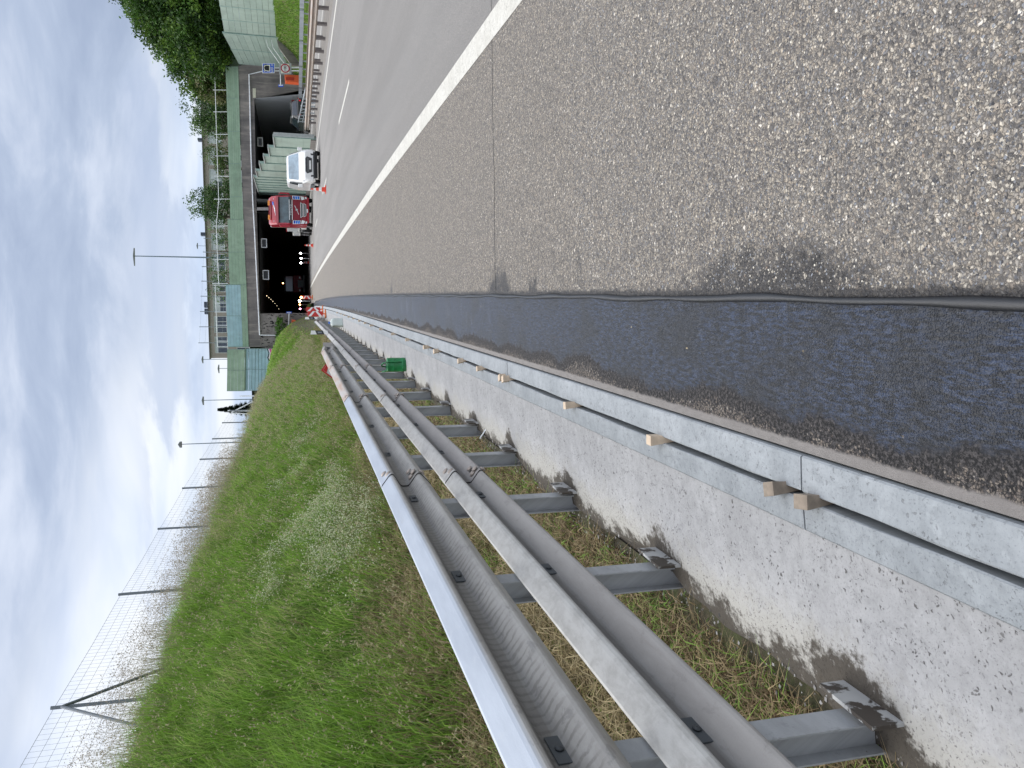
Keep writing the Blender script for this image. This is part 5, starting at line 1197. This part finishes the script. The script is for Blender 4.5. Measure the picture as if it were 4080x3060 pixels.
def bank_layer(n, y0, y1, wmul, hmul, o0=-7.6, o1=-1.9, ypow=1.3):
    off, Y = scatter(n, y0, y1, o0, o1, ypow)
    z = bank_zv(off, Y); clump = vnoise(off, Y, 1.7, 1); up_ = np.clip((-off-1.7)/1.8, 0.15, 1)
    H = (.20+.40*clump)*rng.uniform(.6, 1.35, n)*up_*hmul; Wd = rng.uniform(.004, .009, n)*wmul*(1+np.clip(Y, 0, 90)/16)
    P = np.stack([Bv(Y)+off, Y, z-.03], 1); dry = np.clip(.55-up_*.55, .03, .5)
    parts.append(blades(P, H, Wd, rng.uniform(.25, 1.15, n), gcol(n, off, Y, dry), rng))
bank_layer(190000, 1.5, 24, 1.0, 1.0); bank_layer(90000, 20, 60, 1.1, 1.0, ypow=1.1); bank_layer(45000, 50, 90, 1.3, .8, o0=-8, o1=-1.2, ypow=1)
def straw(n, y0, y1, o0, o1):
    off, Y = scatter(n, y0, y1, o0, o1, 1.2); k_ = vnoise(off, Y, 1.3, 21)+.25*vnoise(off, Y, 4, 22) > .53; off, Y = off[k_], Y[k_]; n = len(off)
    P = np.stack([Bv(Y)+off, Y, bank_zv(off, Y)+rng.uniform(0, .10, n)], 1); col = np.array([[.46, .38, .22]])*rng.uniform(.55, 1.15, (n, 1))
    parts.append(blades(P, rng.uniform(.06, .20, n), rng.uniform(.0035, .007, n)*(1+Y/18), rng.uniform(.9, 2.4, n), col, rng))
straw(42000, 1.5, 18, -3.3, -1.8); straw(9000, 18, 45, -3.2, -1.8)
# tall flowering stems on the crest and pale flower clouds on the slope
def stems(n, y0, y1, o0, o1, hmin, hmax, colr, headcol, hn, mask=None, spread=.05, hs=.012, thr=.5, ypow=1.0):
    off, Y = scatter(n, y0, y1, o0, o1, ypow)
    if mask is not None: k_ = mask(off, Y) > thr; off, Y = off[k_], Y[k_]
    n = len(off); z = bank_zv(off, Y); H = rng.uniform(hmin, hmax, n); P = np.stack([Bv(Y)+off, Y, z], 1); ln = rng.uniform(.05, .4, n)
    V, F, C = blades(P, H, np.full(n, .004)*(1+Y/22), ln, np.tile(np.array(colr), (n, 1)), rng); parts.append((V, F, C))
    tip = V.reshape(-1, 5, 3)[:, 4]; Q = np.repeat(tip, hn, 0)+rng.normal(0, spread, (n*hn, 3))*np.array([1, 1, 1.3]); sz = hs*(1+np.repeat(Y, hn)/18)*rng.uniform(.5, 1.4, n*hn)
    d1 = rng.normal(0, 1, (n*hn, 3)); d1 /= np.linalg.norm(d1, axis=1)[:, None]; d2 = rng.normal(0, 1, (n*hn, 3)); d2 /= np.linalg.norm(d2, axis=1)[:, None]
    V2 = np.stack([Q-d1*sz[:, None], Q+d1*sz[:, None], Q+d2*sz[:, None]*1.5], 1).reshape(-1, 3); F2 = (np.arange(n*hn)*3)[:, None]+np.array([[0, 1, 2]])
    C2 = np.repeat(np.array(headcol)*rng.uniform(.7, 1.2, (n*hn, 1)), 3, 0); parts.append((V2, F2, C2))
stems(3800, 5, 34, -7.3, -5.6, .55, 1.15, (.28, .27, .16), (.36, .31, .25), 11, spread=.045, hs=.0062, ypow=1.3)
stems(900, 30, 60, -7.3, -5.8, .4, .8, (.26, .28, .15), (.34, .32, .22), 6, spread=.04, hs=.004)
stems(7000, 2, 60, -6.3, -2.4, .35, .7, (.26, .27, .12), (.40, .37, .22), 7, spread=.03, hs=.008, ypow=1.3)
def fmask(off, Y):
    g_ = np.exp(-((Y-11.8)/2.9)**2)*np.exp(-((off+3.25+.12*(11.8-Y)*-1)/.85)**2); g2 = np.exp(-((Y-19)/4)**2)*np.exp(-((off+3.6)/.8)**2)*.55
    return vnoise(off, Y, 1.7, 9)*.75+g_*.62+g2*.5-.12*(Y < 7)
stems(26000, 4, 34, -6.0, -2.5, .34, .56, (.16, .24, .07), (.60, .63, .43), 10, mask=fmask, spread=.035, hs=.0060, thr=.80, ypow=1.05)
V = np.concatenate([p[0] for p in parts]); base = np.cumsum([0]+[len(p[0]) for p in parts[:-1]]); F = np.concatenate([p[1]+b_ for p, b_ in zip(parts, base)]); C = np.concatenate([p[2] for p in parts])
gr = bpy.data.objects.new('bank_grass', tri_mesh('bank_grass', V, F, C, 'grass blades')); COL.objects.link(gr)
tag(gr, 'long meadow grass with pale flower heads covering the left bank', 'grass', kind='stuff')
# short mown clippings at the foot of the bank
parts = []
def verge_layer(n, y0, y1, wm, o0=-2.7, o1=-1.30, green=.24):
    off, Y = scatter(n, y0, y1, o0, o1, 1.3); edge = -1.385+.04*vnoise(Y, Y*0, 2.1, 2)
    k_ = off < edge-.05*rng.uniform(0, 3, n)*vnoise(off, Y, 3, 8); off, Y = off[k_], Y[k_]; n = len(off)
    z = bank_zv(off, Y)+rng.uniform(-.01, .03, n); pt = vnoise(off, Y, 2.2, 4)
    H = rng.uniform(.03, .10, n); ln = rng.uniform(.8, 2.6, n); col = gcol(n, off, Y, 0.0)
    d = rng.uniform(0, 1, n) > green*(.4+1.2*pt); col[d] = np.array([.38, .295, .165])*rng.uniform(.45, 1.2, (d.sum(), 1)); br_ = rng.uniform(0, 1, n) < .12; col[br_] = np.array([.13, .08, .045])
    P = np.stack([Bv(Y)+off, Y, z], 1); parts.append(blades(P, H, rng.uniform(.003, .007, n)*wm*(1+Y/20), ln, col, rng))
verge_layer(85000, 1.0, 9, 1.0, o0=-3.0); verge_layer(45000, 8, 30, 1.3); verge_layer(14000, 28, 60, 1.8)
V = np.concatenate([p[0] for p in parts]); base = np.cumsum([0]+[len(p[0]) for p in parts[:-1]]); F = np.concatenate([p[1]+b_ for p, b_ in zip(parts, base)]); C = np.concatenate([p[2] for p in parts])
vg = bpy.data.objects.new('verge_clippings', tri_mesh('verge_clippings', V, F, C, 'grass blades')); COL.objects.link(vg)
tag(vg, 'short dry mown grass and clippings under the guardrail', 'grass', kind='stuff')
# right-hand bank sward
parts = []; n = 45000; off = rng.uniform(22.1, 27, n); Y = rng.uniform(44, 88, n)
z = np.interp(off, [21.9, 22.3, 23.2, 24.8, 25.6, 34], [-.02, .05, .9, 2.5, 2.95, 3.1]); P = np.stack([Bv(Y)+off, Y, z-.05], 1)
parts.append(blades(P, rng.uniform(.12, .4, n), rng.uniform(.03, .07, n), rng.uniform(.2, 1.2, n), gcol(n, off, Y, .08), rng))
rg = bpy.data.objects.new('far_bank_grass', tri_mesh('far_bank_grass', *parts[0], 'grass blades')); COL.objects.link(rg)
tag(rg, 'rough green grass on the slope beyond the far carriageway', 'grass', kind='stuff')

# loose chippings on the near shoulder and crumbs along the verge
def stones(n, X, Y, Z, sz, cols, name, label):
    base_ = np.array([[1, 0, 0], [-1, 0, 0], [0, 1, 0], [0, -1, 0], [0, 0, 1.0], [0, 0, -.4]]); Ft = np.array([[0, 2, 4], [2, 1, 4], [1, 3, 4], [3, 0, 4]])
    a = rng.uniform(0, 2*np.pi, n); ca, sa = np.cos(a), np.sin(a); V = np.repeat(base_[None], n, 0)*np.stack([sz*rng.uniform(.7, 1.3, n), sz*rng.uniform(.7, 1.3, n), sz*rng.uniform(.25, .55, n)], 1)[:, None, :]
    V += rng.normal(0, .12, V.shape)*sz[:, None, None]
    x = V[..., 0]*ca[:, None]-V[..., 1]*sa[:, None]; y = V[..., 0]*sa[:, None]+V[..., 1]*ca[:, None]; V = np.stack([x+X[:, None], y+Y[:, None], V[..., 2]+Z[:, None]], 2).reshape(-1, 3)
    F = ((np.arange(n)*6)[:, None, None]+Ft[None]).reshape(-1, 3); C = np.repeat(cols, 6, 0)
    o = bpy.data.objects.new(name, tri_mesh(name, V, F, C, 'loose stones')); COL.objects.link(o); tag(o, label, 'gravel', kind='stuff'); return o
n = 60000; Y = .9+3.6*rng.uniform(0, 1, n)**1.5; off = rng.uniform(.03, 2.6, n); k_ = (vnoise(off, Y, 7, 3)*.6+.55 > rng.uniform(0, 1, n)); off, Y = off[k_], Y[k_]; n = len(off)
pal = np.array([[.09, .092, .10], [.15, .15, .155], [.24, .22, .19], [.34, .31, .26], [.19, .20, .22], [.50, .47, .40], [.05, .05, .055], [.24, .18, .14]])
ci = rng.choice(8, n, p=[.17, .16, .18, .15, .14, .035, .14, .025])
stones(n, Bv(Y)+off, Y, np.full(n, -.0005), rng.uniform(.0028, .0062, n), pal[ci]*rng.uniform(.8, 1.2, (n, 1)), 'surface_chippings', 'exposed brown and grey stone chippings set in the near shoulder asphalt')
n = 2600; Y = rng.uniform(1, 22, n); off = -1.30+rng.normal(0, .07, n); 
stones(n, Bv(Y)+off, Y, np.full(n, -.045), rng.uniform(.003, .009, n), np.array([[.30, .29, .28]])*rng.uniform(.15, 1.0, (n, 1)), 'concrete_crumbs', 'pale concrete crumbs scattered where the strip meets the soil')

# trees
def tree(loc, h, blobs, nclump, per, leaf, label, cols, seed, trunk_r=.25, name='tree', spread=.9, droop=0.0):
    r = np.random.default_rng(seed); o = thing(name, loc, label, 'tree'); Vs = []; Cs = []
    vol = np.array([b_[3]*b_[4]*b_[5] for b_ in blobs]); pr = vol**.75; pr = pr/pr.sum(); bi = r.choice(len(blobs), nclump, p=pr); ctr = []
    for i in range(nclump):
        b_ = blobs[bi[i]]; d = r.normal(0, 1, 3); d /= np.linalg.norm(d); rad = r.uniform(.55, 1.0)**.5*(1+r.normal(0, .07)); ctr.append(np.array(b_[:3])+d*rad*np.array(b_[3:6]))
    ctr = np.array(ctr); cc = np.repeat(ctr, per, 0); n = len(cc)
    P = cc+r.normal(0, spread*.5, (n, 3))*np.array([1, 1, .7]); sz = leaf*r.uniform(.55, 1.35, n)
    a = r.normal(0, 1, (n, 3)); a /= np.linalg.norm(a, axis=1)[:, None]; a[:, 2] -= droop; b2 = r.normal(0, 1, (n, 3)); b2 -= a*(a*b2).sum(1)[:, None]; b2 /= np.linalg.norm(b2, axis=1)[:, None]+1e-6
    V = np.stack([P-a*sz[:, None], P+b2*sz[:, None]*.5, P+a*sz[:, None], P-b2*sz[:, None]*.5], 1).reshape(-1, 3); F = np.arange(n*4).reshape(-1, 4)
    ci = r.integers(0, len(cols), nclump); cl = np.array(cols)[ci]*r.uniform(.7, 1.3, (nclump, 1)); C = np.repeat(np.repeat(cl, per, 0)*r.uniform(.75, 1.3, (n, 1)), 4, 0)
    cr = bpy.data.objects.new('crown', tri_mesh('crown', V, F, C, 'leaves')); COL.objects.link(cr); cr.parent = o
    mb = MB(); top = max(b_[2] for b_ in blobs)
    mb.tube([(0, 0, -.3), (.05, 0, top*.45), (0, .1, top)], [trunk_r, trunk_r*.7, trunk_r*.25], 9)
    for i in range(min(9, nclump)):
        c_ = ctr[r.integers(0, nclump)]; s = Vector((0, 0, top*r.uniform(.25, .7))); mb.tube([s, s*.5+Vector(c_)*.5+Vector((0, 0, -.3)), Vector(c_)], [trunk_r*.4, trunk_r*.22, trunk_r*.08], 6)
    mb.build('trunk', plain('bark', (.075, .058, .045), .9, var=.3, nscale=5), o); return o
DG = [(.036, .085, .015), (.055, .12, .02), (.075, .155, .026), (.026, .06, .014), (.11, .19, .03)]
YG = [(.10, .15, .03), (.075, .125, .028), (.055, .10, .022), (.13, .15, .05)]
BG = [(.055, .11, .038), (.075, .14, .045), (.04, .08, .03), (.11, .18, .055)]
# the big trees on the right: ellipsoids placed from the outline in the photograph
def blob(px, Y, loc, rx, ry, rz): p = atY(px[0], px[1], Y); return (p.x-loc[0], Y-loc[1], p.z-loc[2], rx, ry, rz)
T0 = (44, 88, 6.8)
tree(T0, 16, [blob((665, -60), 86, T0, 5.6, 5, 4.6), blob((725, 110), 86, T0, 4.0, 4, 3.4), blob((790, 40), 84, T0, 6.0, 5, 3.4), blob((610, -170), 88, T0, 6.5, 6, 5.0), blob((840, 150), 84.5, T0, 3.6, 3.5, 2.0), blob((665, 70), 87, T0, 3.4, 3.6, 3.2)], 1700, 46, .17, 'huge dark green broadleaf tree filling the right edge behind the screen', DG, 1, .5, spread=.8)
T1 = (34.5, 92, 6.8)
tree(T1, 10, [blob((790, 255), 92, T1, 3.2, 3, 2.9), blob((850, 235), 92, T1, 3.0, 3, 2.0), blob((760, 215), 93, T1, 2.8, 3, 2.6)], 380, 40, .17, 'rounded dark green tree at the left flank of the huge one', DG, 2, .3, spread=.8)
T1b = (31.5, 91, 6.8)
tree(T1b, 9, [blob((835, 310), 91, T1b, 2.2, 2.2, 2.0), blob((868, 345), 91, T1b, 1.8, 2, 1.2), blob((812, 295), 92, T1b, 1.8, 2, 1.6)], 240, 38, .14, 'flowering yellow-green bush-like tree above the parapet by the right railing', YG+[(.26, .24, .13)], 3, .2, spread=.6)
T2 = (29.5, 97, 6.8)
tree(T2, 9, [blob((800, 425), 97, T2, 1.6, 1.6, 2.2), blob((840, 445), 97, T2, 2.3, 2.2, 1.8), blob((870, 480), 96, T2, 1.9, 2, 1.3), blob((870, 420), 96, T2, 2.0, 2, 1.3), blob((812, 500), 97, T2, 1.2, 1.2, 1.2)], 230, 30, .13, 'blue-green willow-like tree behind the railing right of the building', BG, 4, .2, spread=.75, droop=.3)
T3 = (25, 96, 6.8)
tree(T3, 6, [blob((848, 612), 96, T3, 1.1, 1.2, 1.3), blob((880, 625), 96, T3, 1.4, 1.2, 1.2), blob((890, 585), 96, T3, 1.9, 1.4, .9), blob((895, 665), 96, T3, 1.2, 1, .9)], 95, 28, .11, 'small round bush-like tree in front of the building windows', BG+YG, 5, .12, spread=.5)
T4 = (19.5, 96, 6.8)
tree(T4, 8, [blob((810, 810), 96, T4, 1.5, 1.4, 1.7), blob((840, 815), 96, T4, 2.0, 1.6, 1.5), blob((880, 810), 96, T4, 2.4, 1.6, 1.2), blob((895, 765), 96, T4, 1.5, 1.2, .8)], 180, 28, .12, 'pointed feathery green tree in front of the middle of the building', BG, 6, .16, spread=.6)
T5 = (15.6, 96, 6.8)
tree(T5, 5, [blob((865, 930), 96, T5, 1.6, 1.2, 1.0), blob((890, 985), 96, T5, 1.3, 1, .8), blob((885, 900), 96, T5, 1.2, 1, .9)], 38, 22, .10, 'thin see-through shrub left of the feathery tree', BG, 7, .1, spread=.55)
T6 = (10.8, 96, 6.8)
tree(T6, 5, [blob((872, 1075), 96, T6, 1.7, 1.2, 1.0), blob((885, 1120), 96, T6, 1.3, 1, .8), blob((865, 1160), 96, T6, 1.1, 1, 1.0)], 55, 22, .10, 'loose green shrub above the parapet beside the blue boards', BG, 8, .1, spread=.5)
# conifer and distant growth on the left
cp = atY(960, 1630, 95); T7 = (cp.x, 95, 4.0); con = thing('conifer', T7, 'small dark conifer on the horizon left of the screens', 'tree'); topz = atY(866, 1629, 95).z-4.0
r = np.random.default_rng(5); Vs = []
hs = r.uniform(.08, 1, 1500)**.8; ra = (1-hs)*1.75*(.6+.4*np.abs(np.sin(hs*38)))*r.uniform(.3, 1, 1500)**.5+.05; an = r.uniform(0, 6.28, 1500); P = np.stack([np.cos(an)*ra, np.sin(an)*ra, hs*topz-.12*ra], 1)
a = np.stack([np.cos(an), np.sin(an), np.full(1500, -.25)], 1)*.48*(1.15-hs[:, None]); b2 = np.stack([-np.sin(an), np.cos(an), np.zeros(1500)], 1)*.20
V = np.stack([P-a, P+b2, P+a, P-b2], 1).reshape(-1, 3); C = np.tile([[.018, .035, .022]], (len(V), 1))*r.uniform(.7, 1.4, (len(V), 1))
cr = bpy.data.objects.new('crown', tri_mesh('crown', V, np.arange(len(V)).reshape(-1, 4), C, 'leaves')); COL.objects.link(cr); cr.parent = con
mb = MB(); mb.tube([(0, 0, 0), (0, 0, topz*.95)], [.09, .02], 6); mb.build('trunk', MATS['bark'], con)
hp = atY(960, 1575, 92); T8 = (hp.x, 92, 4.0)
tree(T8, 3, [(0, 0, 1.2, 1.6, .8, .8), (-2.0, 1, .9, 1.6, .8, .6), (2.0, 0, 1.0, 1.2, .8, .7)], 90, 30, .12, 'yellow-green hedge clump on the crest between screens and conifer', YG, 10, .08, name='hedge', spread=.4)
bp_ = Pt(-.55, 76.5, 0)
tree(tuple(bp_), .7, [(0, 0, .35, .35, .3, .3)], 14, 30, .05, 'small olive weed tuft at the end of the bitumen strip', YG, 12, .02, name='shrub', spread=.15)
wp_ = FP(1120, 1310)+FN*.9
tree((wp_.x, wp_.y, wp_.z-.5), 1.5, [(0, 0, .6, 1.3, .5, .45)], 40, 30, .10, 'bright green creeper bush at the foot of the left portal wing', [(.07, .17, .02), (.09, .20, .03)], 13, .04, name='shrub', spread=.3)
print('objects', len(bpy.data.objects), 'tris ~', sum(len(m.polygons) for m in bpy.data.meshes))
